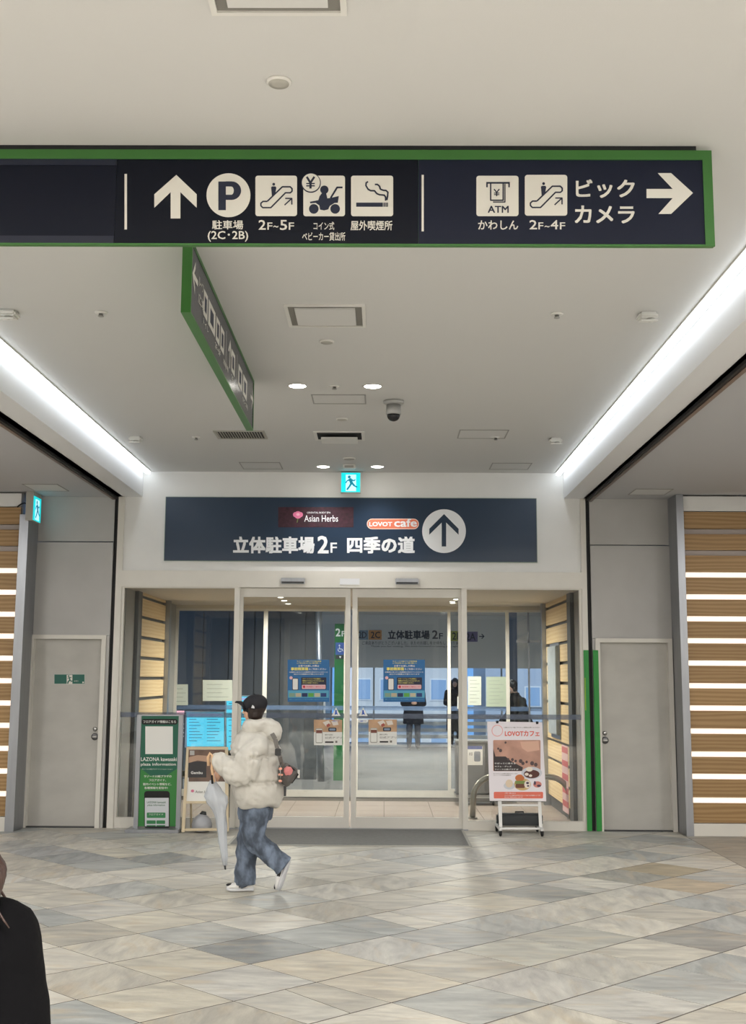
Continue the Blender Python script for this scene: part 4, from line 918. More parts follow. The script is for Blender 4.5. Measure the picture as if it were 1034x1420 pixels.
# ---------------------------------------------------------------- wooden easel board
YA = -.40; ang = math.radians(10); pa = Pl((0, YA, 0), (1, 0, 0), (0, math.sin(ang), math.cos(ang))); ka = (230, 960, 6.764); AA = lambda: Art(pa, *ka)
P3 = lambda x, y, off=0: pa.w(*pa.px(230+x/6.764, 960+y/6.764), off)
t = thing('easel_board', P3(370, 1310), 'pale wooden easel board with a dark spa poster beside the green board', 'sign')
pw = mat('easel_wood', (214, 198, 166), .5, var=.05)
def bar(name, pts, th=.025, m_=None, par=None, off=0.0): 
    v = [P3(a_, b_, off) for a_, b_ in pts]; return obj(name, MB().prism(v, pa.n*th), m_ or pw, par or t)
bar('leg', [(196,516),(218,516),(178,1312),(148,1312)]); bar('leg', [(556,516),(584,516),(590,1306),(560,1306)])
bar('top_rail', [(218,514),(556,514),(556,538),(218,538)]); bar('lower_rail', [(190,1022),(558,1022),(558,1044),(188,1044)]); bar('foot_rail', [(176,1278),(558,1274),(558,1298),(176,1302)], .018)
bar('poster', [(216,538),(556,538),(558,1022),(190,1022)], .006, mat('paper_white', (236,236,232)))
for xx in (.03, -.03):
    a0 = P3(205 if xx > 0 else 570, 540); obj('rear_leg', MB().tube([a0+Vector((xx, .02, 0)), Vector((a0.x+xx, YA+.36, .012))], .012, 8), pw, t)
bp_ = mat('spa_photo', (112, 88, 74), .5, var=.35, vscale=7)
AA().rect(214, 541, 554, 838).build('photo', bp_, t, .008); AA().poly([(214,650),(380,650),(380,800),(208,800)]).build('photo_dark', mat('spa_dark', (44, 42, 44)), t, .009)
AA().poly([(214,610),(300,590),(440,600),(554,640),(554,700),(420,660),(300,640),(214,664)]).build('photo_light', mat('spa_skin', (186, 152, 128)), t, .010)
AA().rect(226, 548, 268, 590).build('photo_badge', mat('badge_grey', (180, 180, 178)), t, .010)
text('Gembu', pa, (230+235/6.764, 960+742/6.764, 230+345/6.764, 960+768/6.764), whp, t, .011, .02); text('Asian Herbs', pa, (230+276/6.764, 960+922/6.764, 230+440/6.764, 960+946/6.764), mat('print_grey', (120,116,110)), t, .009)
AA().circ(250, 926, 15, 13).build('heart_mark', mat('mark_pink', (214, 120, 150)), t, .009)
# silver weight bag under the easel
c = onZ(285, 1149, 0); t = thing('weight_ball', (c.x, YA+.10, 0), 'silver grey teardrop water weight resting on the floor under the wooden easel', 'weight')
sl = mat('silver_vinyl', (172, 174, 180), .3, var=.06)
obj('bag', MB().lathe((c.x, YA+.10, 0), [(.03, 0), (.08, .008), (.108, .045), (.112, .085), (.098, .13), (.07, .165), (.038, .19)], 28), sl, t, smooth=True)
obj('neck', MB().lathe((c.x+.012, YA+.10, .185), [(.040, 0), (.03, .02), (.026, .035)], 16, (.25, 0, 1)), mat('dark_grey', (50,52,54)), t, smooth=True)

# ---------------------------------------------------------------- cafe poster stand
YP = -.42; ang = math.radians(16); pp_ = Pl((0, YP, 0), (1, 0, 0), (0, math.sin(ang), math.cos(ang))); kc = (670, 990, 7.884); AC = lambda: Art(pp_, *kc)
Q3 = lambda x, y, off=0: pp_.w(*pp_.px(670+x/7.884, 990+y/7.884), off)
t = thing('poster_stand', Q3(380, 1320), 'white wheeled poster stand with pink and white cafe poster and black weight tank', 'sign')
def bar2(name, pts, th, m_, off=0.0, **k): return obj(name, MB().prism([Q3(a_, b_, off) for a_, b_ in pts], pp_.n*th), m_, t, **k)
wm = mat('stand_white', (232, 232, 230), .35); pk2 = mat('poster_pinkish_white', (238, 232, 238), .45)
bar2('board', [(40,88),(640,97),(685,958),(68,952)], .02, pk2)
bar2('upright', [(160,952),(200,952),(208,1245),(175,1245)], .02, wm, -.03); bar2('upright', [(598,954),(632,954),(646,1245),(612,1245)], .02, wm, -.03)
bar2('cross_bar', [(200,984),(600,986),(600,1006),(200,1004)], .015, wm, -.03); bar2('cross_bar', [(172,1242),(644,1242),(644,1264),(172,1264)], .02, wm, -.02)
for xa_, l_ in ((176, -1), (628, 1)):
    a0 = Q3(xa_, 1255); obj('runner', B((a0.x-.014, YP-.10, .06), (a0.x+.014, YP+.38, .088)), wm, t)
    for yy in (YP-.07, YP+.34):
        cst = obj('caster', MB().lathe((a0.x-.014, yy, .034), [(.02, 0), (.034, .006), (.034, .024), (.02, .03)], 16, (1, 0, 0)), M['black'], t, smooth=True)
        obj('fork', B((a0.x-.018, yy-.012, .034), (a0.x+.018, yy+.012, .062)), M['dark'], cst)
tk = [Q3(150, 1085), Q3(655, 1085)]; xa_, xb_ = tk[0].x, tk[1].x
mtank = MB().box((xa_, YP+.10, .09), (xb_, YP+.22, onY(700, 990+1090/7.884, YP+.10).z))
obj('weight_tank', mtank, mat('tank_black', (36, 42, 46), .45), t, bevel=.02)
zt_ = onY(700, 990+1090/7.884, YP+.10).z; xm = (xa_+xb_)/2
obj('tank_handle', MB().tube([(xm-.045, YP+.15, zt_-.01), (xm-.045, YP+.15, zt_+.015), (xm+.045, YP+.15, zt_+.015), (xm+.045, YP+.15, zt_-.01)], .008, 8), mat('tank_black', (36,42,46)), t)
for a_ in ((150, 96), (585, 104)): bar2('clip', [(a_[0]-16, a_[1]-16), (a_[0]+16, a_[1]-16), (a_[0]+12, a_[1]+12), (a_[0]-12, a_[1]+12)], .006, M['black'], .02)
o_ = .021
coral = mat('poster_coral', (226, 104, 88), .5); C_ = lambda b, x0, y0, x1, y1, m_, bd=.012, off=o_+.0022: text(b, pp_, (670+x0/7.884, 990+y0/7.884, 670+x1/7.884, 990+y1/7.884), m_, t, off, bd)
AC().circ(150, 188, 62, 64).build('ring_mark', mat('ring_pink', (236, 170, 168)), t, o_); AC().circ(150, 188, 54, 56).build('ring_inner', pk2, t, o_+.0006)
C_('川崎のカフェで過ごすやさしい時間をお楽しみください', 222, 146, 613, 160, mat('print_grey', (120,116,110)), off=o_); C_('LOVOTカフェ', 232, 188, 611, 248, coral, .03, off=o_)
AC().rr(105, 290, 622, 630, 12).build('photo', mat('cafe_photo', (190, 146, 128), .5, var=.22, vscale=5), t, o_)
AC().poly([(106,380),(130,470),(240,470),(300,520),(430,590),(420,628),(112,628)]).build('photo_dark', mat('cafe_dark', (54, 44, 46)), t, o_+.0006)
AC().poly([(400,310),(600,300),(610,400),(480,420),(420,380)]).build('photo_light', mat('cafe_light', (222, 178, 156)), t, o_+.0006)
a = AC()
for x_, y_, r_x in ((270,500,12), (315,505,16), (350,520,14), (405,520,20), (430,545,18), (470,530,14), (530,545,22), (570,560,20), (185,405,18), (160,385,12), (240,318,12)): a.circ(x_, y_, r_x, r_x*1.1, 9)
o = a.build('photo_figures', mat('cafe_figures', (84, 66, 66)), t, o_+.0012); o['kind'] = 'stuff'
C_('らぼっとに会える', 122, 536, 350, 554, whp, off=o_+.0018); C_('カフェ・グッズ', 122, 570, 305, 588, whp, off=o_+.0018); C_('ラゾーナ川崎プラザ 2F', 122, 602, 380, 620, whp, off=o_+.0018)
C_('ゆったりとした空間で特別なひとときを', 108, 652, 370, 664, mat('print_grey', (120,116,110)), off=o_); C_('スイーツもお食事も', 108, 670, 300, 680, mat('print_grey', (120,116,110)), off=o_)
AC().circ(525, 650, 112, 66).build('plate_picture', mat('plate_grey', (206, 208, 216)), t, o_+.0018); AC().circ(525, 662, 86, 46).build('curry_picture', mat('curry_brown', (84, 40, 30)), t, o_+.0024); AC().circ(500, 610, 36, 26).circ(470, 665, 22, 16).circ(512, 680, 18, 14).build('rice_picture', mat('rice_white', (236, 226, 214)), t, o_+.003)
AC().circ(425, 775, 92, 66).build('burger_plate_picture', mat('burger_tan', (206, 176, 120)), t, o_+.0006); AC().circ(395, 705, 50, 38).build('bun_picture', mat('bun_orange', (196, 110, 54)), t, o_+.0012); AC().rect(345, 735, 450, 770).build('salad_picture', mat('salad_green', (120, 140, 70)), t, o_+.0018); AC().rr(350, 768, 450, 815, 12).build('patty_picture', mat('patty_brown', (110, 62, 38)), t, o_+.0018)
AC().circ(478, 775, 34, 42).build('dish_picture', mat('rice_white', (236,226,214)), t, o_+.0024); AC().circ(480, 760, 16, 12).circ(486, 792, 12, 9).build('berry_picture', mat('berry_dark', (60, 40, 70)), t, o_+.003)
AC().circ(282, 790, 62, 40).build('saucer_picture', mat('plate_grey', (206,208,216)), t, o_+.0006); AC().circ(280, 765, 40, 44).build('cup_picture', mat('cup_cream', (226, 206, 180)), t, o_+.0012)
AC().circ(588, 775, 46, 34).build('cake_picture', mat('cake_pink', (206, 130, 120)), t, o_+.0006); AC().circ(560, 760, 12, 22).circ(604, 790, 22, 12).build('cake_fruit_picture', mat('berry_dark', (60,40,70)), t, o_+.0012)
AC().rr(112, 856, 650, 928, 12).build('coral_band', mat('band_coral', (228, 112, 90), .5), t, o_); C_('ご予約・お問い合わせ', 230, 864, 350, 878, whp, off=o_+.0008); C_('カフェのご案内は店内スタッフまでお気軽にどうぞ', 230, 888, 620, 902, whp, off=o_+.0008); C_('皆さまのご来店をお待ちしております', 230, 908, 430, 920, whp, off=o_+.0008)

# ---------------------------------------------------------------- inside the vestibule
def guard_rail(xa_, ya_, xb_, ytop, yb_, lab):
    yv = onZ(xb_ if xb_ > 500 else xa_, yb_ if xb_ > 500 else ya_, 0).y
    A_, B_ = onY(xa_, 1130, yv).x, onY(xb_, 1130, yv).x-.04; zt = onY((xa_+xb_)/2, ytop, yv).z
    t = thing('guard_rail', ((A_+B_)/2, yv, 0), lab, 'rail'); pts = []
    r = .26
    pts.append((A_, yv, .01)); pts.append((A_+.01, yv, zt-r))
    for i in range(1, 9): w = math.radians(90*i/8); pts.append((A_+.01+r*(1-math.cos(w)), yv, zt-r+r*math.sin(w)))
    for i in range(8): w = math.radians(90*i/8); pts.append((B_-.01-r+r*math.sin(w), yv, zt-r+r*math.cos(w)))
    pts += [(B_-.01, yv, zt-r), (B_, yv, .01)]
    obj('tube', MB().tube(pts, .036, 14), mat('rail_steel', (150, 148, 138), .3, metal=.7), t, smooth=True)
    for xx in (A_, B_): obj('floor_flange', MB().lathe((xx, yv, 0), [(.06, 0), (.06, .012), (.04, .016)], 18), M['steel'], t, smooth=True)
guard_rail(655, 1132, 797, 1077, 1136, 'bent stainless guard rail inside the glass behind the cafe poster stand')
guard_rail(187, 1141, 322, 1073, 1132, 'bent stainless guard rail inside the glass behind the green board')
# grey cart
yc = onZ(650, 1117, 0).y; cx0, cx1 = onY(633, 1070, yc).x, onY(691, 1070, yc).x; zt = onY(660, 1028, yc).z
t = thing('storage_cart', ((cx0+cx1)/2, yc, 0), 'grey panelled cart on casters standing inside the vestibule', 'cart'); cg = mat('cart_grey', (112, 114, 116), .5, var=.04)
obj('body', B((cx0, yc, .14), (cx1, yc+.45, zt)), cg, t, bevel=.015); obj('top_edge', B((cx0-.006, yc-.006, zt-.02), (cx1+.006, yc+.456, zt+.008)), mat('cart_edge', (140, 142, 142), .4), t, bevel=.005)
obj('bottom_frame', B((cx0-.01, yc-.03, .11), (cx1+.01, yc+.47, .14)), M['steel'], t)
for xx in (cx0+.07, cx1-.07):
    for yy in (yc+.04, yc+.40):
        cs = obj('caster', MB().lathe((xx-.015, yy, .05), [(.03, 0), (.05, .006), (.05, .024), (.03, .03)], 16, (1, 0, 0)), M['dark'], t, smooth=True); obj('fork', B((xx-.02, yy-.015, .05), (xx+.02, yy+.015, .11)), M['steel'], cs)
pc = front(yc-.002); s = thing('cart_notice', pc.w(*pc.px(658, 1060)), 'small notice with a blue heading fixed to the grey cart', 'paper')
Art(pc).rect(648, 1035, 669, 1061).build('sheet', whp, s, 0, .001); Art(pc).rect(648, 1034.5, 668.5, 1039).build('heading', mat('heading_blue', (60, 80, 150)), s, .0016); Art(pc).rr(657, 1042, 666, 1056, 2).build('picture', mat('picture_grey', (130, 136, 146)), s, .0016); text('傘袋', pc, (650, 1043, 655, 1048), M['nink'], s, .0016)
# narrow wall case and red poster on the right slatted wall
XV = VX1-.05; pv = Pl((XV, 0, 0), (0, -1, 0), (0, 0, 1))
s = thing('wall_case', onX(771, 1018, XV), 'narrow clear wall case hung on the right slatted wall', 'case')
a0, a1 = onX(764.5, 957, XV).y, onX(776, 957, XV).y; z0, z1 = onX(771, 1018, XV).z, onX(771, 896, XV).z
obj('case', B((XV-.05, min(a0, a1), z0), (XV, max(a0, a1), z1)), mat('case_pale', (170, 178, 180), .3, var=.15, vscale=12), s, bevel=.01); obj('case_frame', B((XV-.01, min(a0, a1)-.03, z0-.05), (XV, max(a0, a1)+.03, z1+.04)), M['alu'], s)
s = thing('notice_strip', onX(783.5, 1128, XV), 'tall red and white notice low on the right slatted wall', 'poster')
a0, a1 = sorted((onX(779, 1080, XV).y, onX(787.5, 1080, XV).y)); z0, z1 = onX(783, 1126, XV).z, onX(783, 1034, XV).z
obj('sheet', B((XV+.002, a0, z0), (XV+.005, a1, z1)), mat('notice_pink', (226, 190, 190), .5), s); 
for i in range(5):
    za = z1-(z1-z0)*(i+.12)/5; obj('red_block', B((XV, a0+.02, za-(z1-z0)*.09), (XV+.002, a1-.02, za)), mat('notice_red', (200, 92, 98)), s)
# small downlights of the vestibule
for k, (a_, b_) in enumerate(((389, 828), (394, 832.5), (399.5, 837), (405, 841.5), (632, 831), (627.5, 836), (622.5, 841), (617, 845))):
    c = onZ(a_, b_, ZH)
    if c.y > YI-.05 or c.y < .2: c.y = .9+.5*(k % 4)
    t = thing('downlight', (c.x, c.y, ZH), 'small vestibule downlight behind the %s sliding door, %s of its row' % ('left' if k < 4 else 'right', ('nearest', 'second', 'third', 'farthest')[k % 4]), 'light', 'vestibule downlights')
    obj('trim_ring', MB().lathe((c.x, c.y, ZH-.005), [(.05, .005), (.048, 0), (.036, .002)], 20), M['plastic'], t, smooth=True); obj('lens', MB().lathe((c.x, c.y, ZH-.006), [(.036, .004), (.034, 0)], 20), mat('small_lens', (255, 250, 235), .5, emit=6.0), t)
    lampspot('vestibule_beam', (c.x, c.y, ZH-.02), 62, (1.0, .94, .84), 3.05, .03)

# ---------------------------------------------------------------- in the passage behind
cyan = mat('screen_cyan', (90, 215, 240), .3, emit=.75, emitcol=(96, 216, 244)); cyt = mat('screen_text', (60, 130, 170), .5, emit=.3, emitcol=(60, 130, 170)); pinks = mat('screen_header', (200, 190, 236), .4, emit=.6, emitcol=(180, 190, 240))
def screen(x0, y0, x1, y1, Y, lab, rows=8):
    pl = front(Y); X0, X1 = onY(x0, y0, Y).x, onY(x1, y0, Y).x; Z0, Z1 = onY(x0, y1, Y).z, onY(x0, y0, Y).z
    s = thing('display_kiosk', ((X0+X1)/2, Y+.06, 0), lab, 'screen'); obj('screen_housing', B((X0-.02, Y+.002, Z0-.02), (X1+.02, Y+.08, Z1+.02)), mat('kiosk_white', (200, 206, 210), .4), s, bevel=.006)
    obj('plinth', B((X0+.03, Y+.02, 0), (X1-.03, Y+.16, Z0-.02)), M['dark'], s); obj('foot', B((X0, Y-.08, 0), (X1, Y+.26, .02)), M['dark'], s)
    Art(pl).rect(x0, y0, x1, y1).build('screen', cyan, s, 0); Art(pl).rect(x0+2, y0+1.5, x1-2, y0+5).build('screen_heading', pinks, s, .001)
    a = Art(pl); r_ = random.Random(int(x0))
    for i in range(rows):
        yy = y0+9+(y1-y0-13)*i/rows
        for xx, w in ((x0+3, (x1-x0)*.38), (x0+(x1-x0)*.54, (x1-x0)*.38)): a.rect(xx, yy, xx+w*r_.uniform(.5, 1), yy+.9)
    o = a.build('screen_rows', cyt, s, .001); o['kind'] = 'stuff'
YK = YI+.75
screen(259, 988, 310.5, 1035, YK, 'wide cyan lit floor directory screen behind the wooden easel board')
screen(314, 966, 346, 1040, YK+.5, 'tall cyan lit directory screen behind the woman in the white jacket')
s = thing('display_kiosk', (onY(246, 1010, YK).x, YK, 0), 'narrow dark screen with pink heading left of the cyan directory', 'screen')
obj('screen_housing', B((onY(236, 1000, YK).x, YK+.002, onY(246, 1034, YK).z), (onY(256, 1000, YK).x, YK+.06, onY(246, 986, YK).z)), mat('kiosk_brown', (92, 84, 88), .4), s); obj('plinth', B((onY(238, 1000, YK).x, YK+.01, 0), (onY(254, 1000, YK).x, YK+.1, onY(246, 1034, YK).z)), M['dark'], s)
Art(front(YK)).rect(237, 985.5, 255.5, 991).build('screen_heading', mat('screen_pink', (240, 150, 160), .4, emit=.7, emitcol=(245, 190, 200)), s, 0)
a = Art(front(YK)); [a.circ(254, y_, 1.2) for y_ in (1004, 1010, 1016, 1021)]; a.build('screen_dots', whp, s, .001)
# green level column
YC = 6.4; pl = front(YC); s = thing('level_sign', (onY(471, 950, YC).x, YC, 0), 'tall green level sign column marked 2F seen through the left door', 'sign')
obj('column', B((onY(463.5, 930, YC).x, YC+.001, 0), (onY(483, 930, YC).x, YC+.2, onY(470, 865, YC).z)), mat('column_green', (30, 110, 54), .45), s)
text('2', pl, (465.3, 871.5, 472, 882.5), whp, s, .002, .02); text('F', pl, (473.5, 875, 478.5, 882.5), whp, s, .002, .015); Art(pl).rect(465, 891, 477.5, 908).build('blue_plate', mat('plate_blue', (60, 90, 160)), s, .001)
a = Art(pl); a.circ(470.5, 895, 1.1); a.stroke([(470.5, 896.5), (470.8, 900), (474, 900), (475.5, 903)], .9); a.stroke([(469, 899), (468.5, 902), (471, 904), (473.5, 902.5)], .7); a.build('wheelchair_symbol', whp, s, .002)
Art(pl).rect(465, 908.5, 477.5, 914).build('dark_plate', M['dark'], s, .001); Art(pl).poly([(470, 910), (473, 910), (471.5, 913)]).build('mark', whp, s, .002)
# direction lettering on the spandrel
pb = front(YB-.002); s = thing('beam_sign', pb.w(*pb.px(575, 892)), 'direction lettering for the parking levels on the pale beam beyond the doors', 'sign')
BR = lambda x0, y0, x1, y1, n, c_: Art(pb).rect(x0, y0, x1, y1).build('colour_plate', mat(n, c_, .6), s, .001, .01)
BR(494, 874, 510, 887, 'plate_grey_blue', (128, 150, 166)); BR(511, 874, 529, 887, 'plate_orange', (214, 150, 90)); BR(624, 875, 641, 889, 'plate_olive', (178, 182, 96)); BR(643, 876, 662, 890, 'plate_violet', (112, 104, 142))
dn = mat('beam_print', (40, 46, 60), .6)
text('2D', pb, (497, 876, 508, 885), dn, s, .014, .01); text('2C', pb, (514, 876, 527, 885), dn, s, .014, .01); text('2B', pb, (627, 877, 639, 887), dn, s, .014, .01); text('2A', pb, (646, 878, 659, 888), dn, s, .014, .01)
text('立体駐車場', pb, (537.5, 874, 595.5, 886.5), dn, s, .004, .03); text('2', pb, (599, 874, 607, 886), dn, s, .004, .02); text('F', pb, (608.5, 878, 614, 886), dn, s, .004, .01)
text('ご来店ありがとうございました。またのお越しをお待ちしております', pb, (502, 889, 640, 894), dn, s, .004, 0); text('Thank you for visiting. We look forward to seeing you again.', pb, (514, 895, 638, 898), dn, s, .004, 0)
Art(pb).stroke([(664, 882.5), (670.5, 882.5)], 1.2).stroke([(667.5, 879.3), (670.8, 882.5), (667.5, 885.7)], 1.2).build('arrow', dn, s, .004)
# buildings across the street
def block(X0, X1, Y, Z1, wall, lab, nx, nz, zb=-9):
    s = thing('apartment_building', ((X0+X1)/2, Y, zb), lab, 'building'); obj('wall', B((X0, Y, zb), (X1, Y+8, Z1)), wall, s)
    gm = mat('far_window', (150, 176, 200), .3)
    for i in range(nx):
        for j in range(nz):
            x = X0+.5+(X1-X0-1)*(i+.5)/nx; z = zb+1.2+(Z1-zb-1.5)*(j+.5)/nz
            f = obj('window', B((x-.4, Y-.03, z-.5), (x+.4, Y, z+.5)), M['plastic'], s); obj('window_pane', B((x-.34, Y-.05, z-.44), (x+.34, Y-.03, z+.44)), gm, f)
        
    for j in range(nz): obj('balcony', B((X0+.2, Y-.6, zb+1.0+(Z1-zb-1.5)*j/nz), (X1-.2, Y-.05, zb+1.1+(Z1-zb-1.5)*j/nz)), M['plasticg'], s)
block(-2.0, 3.6, 42, 2.7, mat('far_wall_pale', (206, 204, 198), .8), 'pale apartment block across the street behind the figure in black', 4, 4)
block(5.0, 12, 46, 2.3, mat('far_wall_grey', (176, 184, 192), .8), 'grey-blue building across the street at the right of the daylight window', 5, 4)
block(-12, -3, 50, 4.5, mat('far_wall_buff', (196, 186, 170), .8), 'buff building across the street at the left of the daylight window', 5, 5)
struct('ground_street', B((-30, 18.5, -9.1), (40, 70, -9)), mat('asphalt', (110, 112, 116), .9))
# ================================================================== PEOPLE
def remesh(name, mb, material, parent, voxel=.012, smooth=4, disp=None, post=None):
    me = bpy.data.meshes.new('tmp'); me.from_pydata([tuple(v) for v in mb.v], [], mb.f); me.update()
    bm = bmesh.new(); bm.from_mesh(me); bmesh.ops.recalc_face_normals(bm, faces=bm.faces); bm.to_mesh(me); bm.free()
    o = bpy.data.objects.new('tmp', me); COL.objects.link(o)
    m = o.modifiers.new('r', 'REMESH'); m.mode = 'VOXEL'; m.voxel_size = voxel
    if smooth: m2 = o.modifiers.new('s', 'SMOOTH'); m2.factor = .5; m2.iterations = smooth
    dg = bpy.context.evaluated_depsgraph_get(); me2 = bpy.data.meshes.new_from_object(o.evaluated_get(dg), depsgraph=dg)
    V = [v.co.copy() for v in me2.vertices]; N = [v.normal.copy() for v in me2.vertices]; F = [list(p.vertices) for p in me2.polygons]
    bpy.data.objects.remove(o); bpy.data.meshes.remove(me); bpy.data.meshes.remove(me2)
    if disp: V = [v+n*disp(v) for v, n in zip(V, N)]
    if post: V = [post(v) for v in V]
    return mk(name, V, F, material, parent, smooth=True)
skin = mat('skin', (216, 172, 146), .5); 
def hand(mb, wrist, d, palm, s=1.0, curl=.5, thumb=1):
    """wrist point, finger direction d, palm normal; s scales an adult hand"""
    d = Vector(d).normalized(); palm = Vector(palm); palm = (palm-d*palm.dot(d)).normalized(); side = d.cross(palm)*thumb; wrist = Vector(wrist)
    mb.chain([wrist, wrist+d*.045*s, wrist+d*.075*s], [.022*s, .027*s, .026*s], 10)
    for i in (-1, 1): mb.cap(wrist+d*.03*s+side*.014*i*s, .017*s, wrist+d*.085*s+side*.024*i*s, .013*s, 8)
    for i, L in enumerate((.068, .076, .070, .055)):
        p = wrist+d*.085*s+side*(.030-.020*i)*s; dd = d.copy(); pts = [p]; 
        for k in range(3):
            w = curl*(.5+.55*k); dd = (d*math.cos(w)+palm*math.sin(w)).normalized(); p = p+dd*L*s*(.44, .32, .24)[k]; pts.append(p)
        mb.chain(pts, [.0092*s, .0086*s, .0078*s, .0066*s], 8)
    p = wrist+d*.03*s+side*.024*s; q = p+(d*.5+side*.75+palm*.3).normalized()*.036*s; r_ = q+(d*.8+side*.15+palm*(.3+curl*.5)).normalized()*.032*s
    mb.chain([p, q, r_], [.0125*s, .0105*s, .008*s], 8)
def head(mb, c, f, up, h=.215):
    """c centre of the head, f facing, h height chin to crown"""
    f = Vector(f).normalized(); up = Vector(up).normalized(); s = f.cross(up).normalized(); up = s.cross(f); R = Matrix((s, f, up)).transposed(); k = h/.23
    mb.ell(c+up*.022*k-f*.012*k, (.073*k, .092*k, .09*k), 20, R); mb.ell(c-up*.035*k+f*.022*k, (.056*k, .062*k, .075*k), 18, R)
    mb.ell(c-up*.085*k+f*.05*k, (.026*k, .024*k, .02*k), 12, R)
    mb.cap(c+up*.012*k+f*.078*k, .007*k, c-up*.022*k+f*.098*k, .0125*k, 10)                        # nose
    mb.ell(c-up*.052*k+f*.078*k, (.022*k, .012*k, .006*k), 12, R); mb.ell(c-up*.063*k+f*.076*k, (.019*k, .012*k, .007*k), 12, R)   # lips
    for i in (-1, 1):
        mb.ell(c+s*i*.028*k+up*.020*k+f*.070*k, (.016*k, .012*k, .006*k), 10, R)                        # brows
        mb.ell(c+s*i*.076*k-up*.008*k-f*.01*k, (.008*k, .02*k, .03*k), 12, R); mb.ell(c+s*i*.04*k-up*.02*k+f*.05*k, (.02*k, .016*k, .018*k), 10, R)
    return R, k
def face_parts(c, f, up, h, par, lip=(176, 96, 92)):
    f = Vector(f).normalized(); up = Vector(up).normalized(); s = f.cross(up).normalized(); up = s.cross(f); R = Matrix((s, f, up)).transposed(); k = h/.23
    for i in (-1, 1):
        e = obj('eye', MB().ell(c+s*i*.028*k+up*.004*k+f*.076*k, (.012*k, .007*k, .006*k), 12, R), mat('eye_white', (226, 222, 216), .3), par, smooth=True)
        obj('iris', MB().ell(c+s*i*.028*k+up*.004*k+f*.081*k, (.005*k, .003*k, .005*k), 10, R), mat('iris_brown', (40, 26, 20), .3), e, smooth=True)
    obj('mouth', MB().ell(c-up*.058*k+f*.084*k, (.019*k, .006*k, .006*k), 12, R), mat('lips', lip, .5), par, smooth=True)
def wr(sc, amp, seed=0.0, st=(1, 1, 1)):
    return lambda v: amp*(noise.noise(Vector((v.x*sc*st[0]+seed, v.y*sc*st[1], v.z*sc*st[2])))+.5*noise.noise(Vector((v.x*sc*2.1*st[0], v.y*sc*2.1*st[1]+seed, v.z*sc*2.1*st[2]))))
def shoe(par, heel, toe, up, m_up, m_sole, s=1.0, panel=None):
    heel = Vector(heel); toe = Vector(toe); up = Vector(up).normalized(); d = (toe-heel).normalized(); side = d.cross(up).normalized(); up = side.cross(d); L = (toe-heel).length
    P = lambda a, b, c_: heel+d*L*a+side*b+up*c_
    prof = [(.0, .026, .0), (.04, .034, .0), (.3, .036, 0), (.62, .046, 0), (.84, .044, .0), (.97, .028, .006), (1.0, .012, .012)]
    sole = MB().loft([(P(a, 0, .014+z), side*w*s, up*.015*s) for a, w, z in prof], 16)
    o = obj('shoe_sole', sole, m_sole, par, smooth=True)
    rings = [(.02, .028, .05), (.08, .034, .058), (.3, .034, .055), (.5, .040, .042), (.7, .044, .034), (.88, .038, .026), (.97, .022, .016)]
    u = obj('shoe', MB().loft([(P(a, 0, .022+h_*.55), side*w*s, up*h_*.62*s) for a, w, h_ in rings], 18), m_up, par, smooth=True)
    if panel:
        for sg in (-1, 1): obj('side_panel', MB().ell(P(.45, sg*.037*s, .045), (.045, .005, .014), 10, Matrix((d, side, up)).transposed()), panel, u, smooth=True)
        obj('toe_cap', MB().ell(P(.86, 0, .048), (.035, .034, .012), 12, Matrix((d, side, up)).transposed()), panel, u, smooth=True)
        obj('laces', MB().tube([P(.5, -.02, .075), P(.54, .02, .072), P(.58, -.02, .068), P(.62, .02, .064), P(.66, -.02, .06)], .004, 6), m_sole, u, smooth=True)
    return u

# ---------------------------------------------------------------- woman walking past in the white jacket
YW = onZ(334, 1239, 0).y+.03
def H(x, y, dy=0.0): return onY(x, y, YW+dy)
fF = Vector((-.96, .28, 0)).normalized(); sR = fF.cross(Vector((0, 0, 1))).normalized()     # her right side points away from us
if sR.y < 0: sR = -sR
w = thing('person', (H(350, 1200).x, YW, 0), 'person in a cream puffer jacket, black cap and jeans walking left past the doors', 'person')
hc = H(350.5, 984, .02); hh = .20; hf = Vector((-.95, .22, -.06))
mb = MB(); head(mb, hc, hf, (0, 0, 1), hh)
neck = H(356, 1008, .03); chest = H(357, 1045, .03); pel = H(353, 1112, .02)
mb.chain([hc-Vector((-.015, 0, .05)), neck], [.05, .052]); mb.loft([(chest+Vector((0, 0, .08)), sR*.16, fF*.08), (chest, sR*.17, fF*.10), (chest-Vector((0, 0, .2)), sR*.13, fF*.09), (pel, sR*.16, fF*.10), (pel-Vector((0, 0, .08)), sR*.14, fF*.09)], 16)
mb.chain([neck, chest+Vector((0, 0, .1))], [.055, .09])
shL, shR = H(352, 1032, -.19), H(358, 1030, .24)
elL, wrL = H(341, 1073, -.24), H(309, 1062, -.16); elR, wrR = H(352, 1078, .27), H(345, 1105, .20)
for a_, b_, c_ in ((shL, elL, wrL), (shR, elR, wrR)): mb.chain([chest+(a_-chest)*.5, chest+(a_-chest)*.85-Vector((0, 0, .03)), b_, c_], [.06, .045, .038, .026])
knP, anP = H(343, 1172, .07), H(340, 1222, .08); knS, anS = H(351, 1160, -.07), H(390, 1198, -.06)   # planted (far) and swinging (near) leg
for hip_, kn, an in ((pel+sR*.08-Vector((0, 0, .05)), knP, anP), (pel-sR*.08-Vector((0, 0, .05)), knS, anS)): mb.chain([hip_, kn, an], [.075, .055, .04])
gp = H(299, 1073, -.17)
hand(mb, wrL+(gp-wrL)*.15+Vector((0, 0, -.01)), (gp-wrL)+Vector((-.02, 0, -.05)), (-.1, 1, -.3), .9, 1.1, -1)
hand(mb, wrR, (-.2, 0, -1), (-.3, -1, 0), .9, .5, 1)
remesh('body', mb, skin, w, .008, 2)
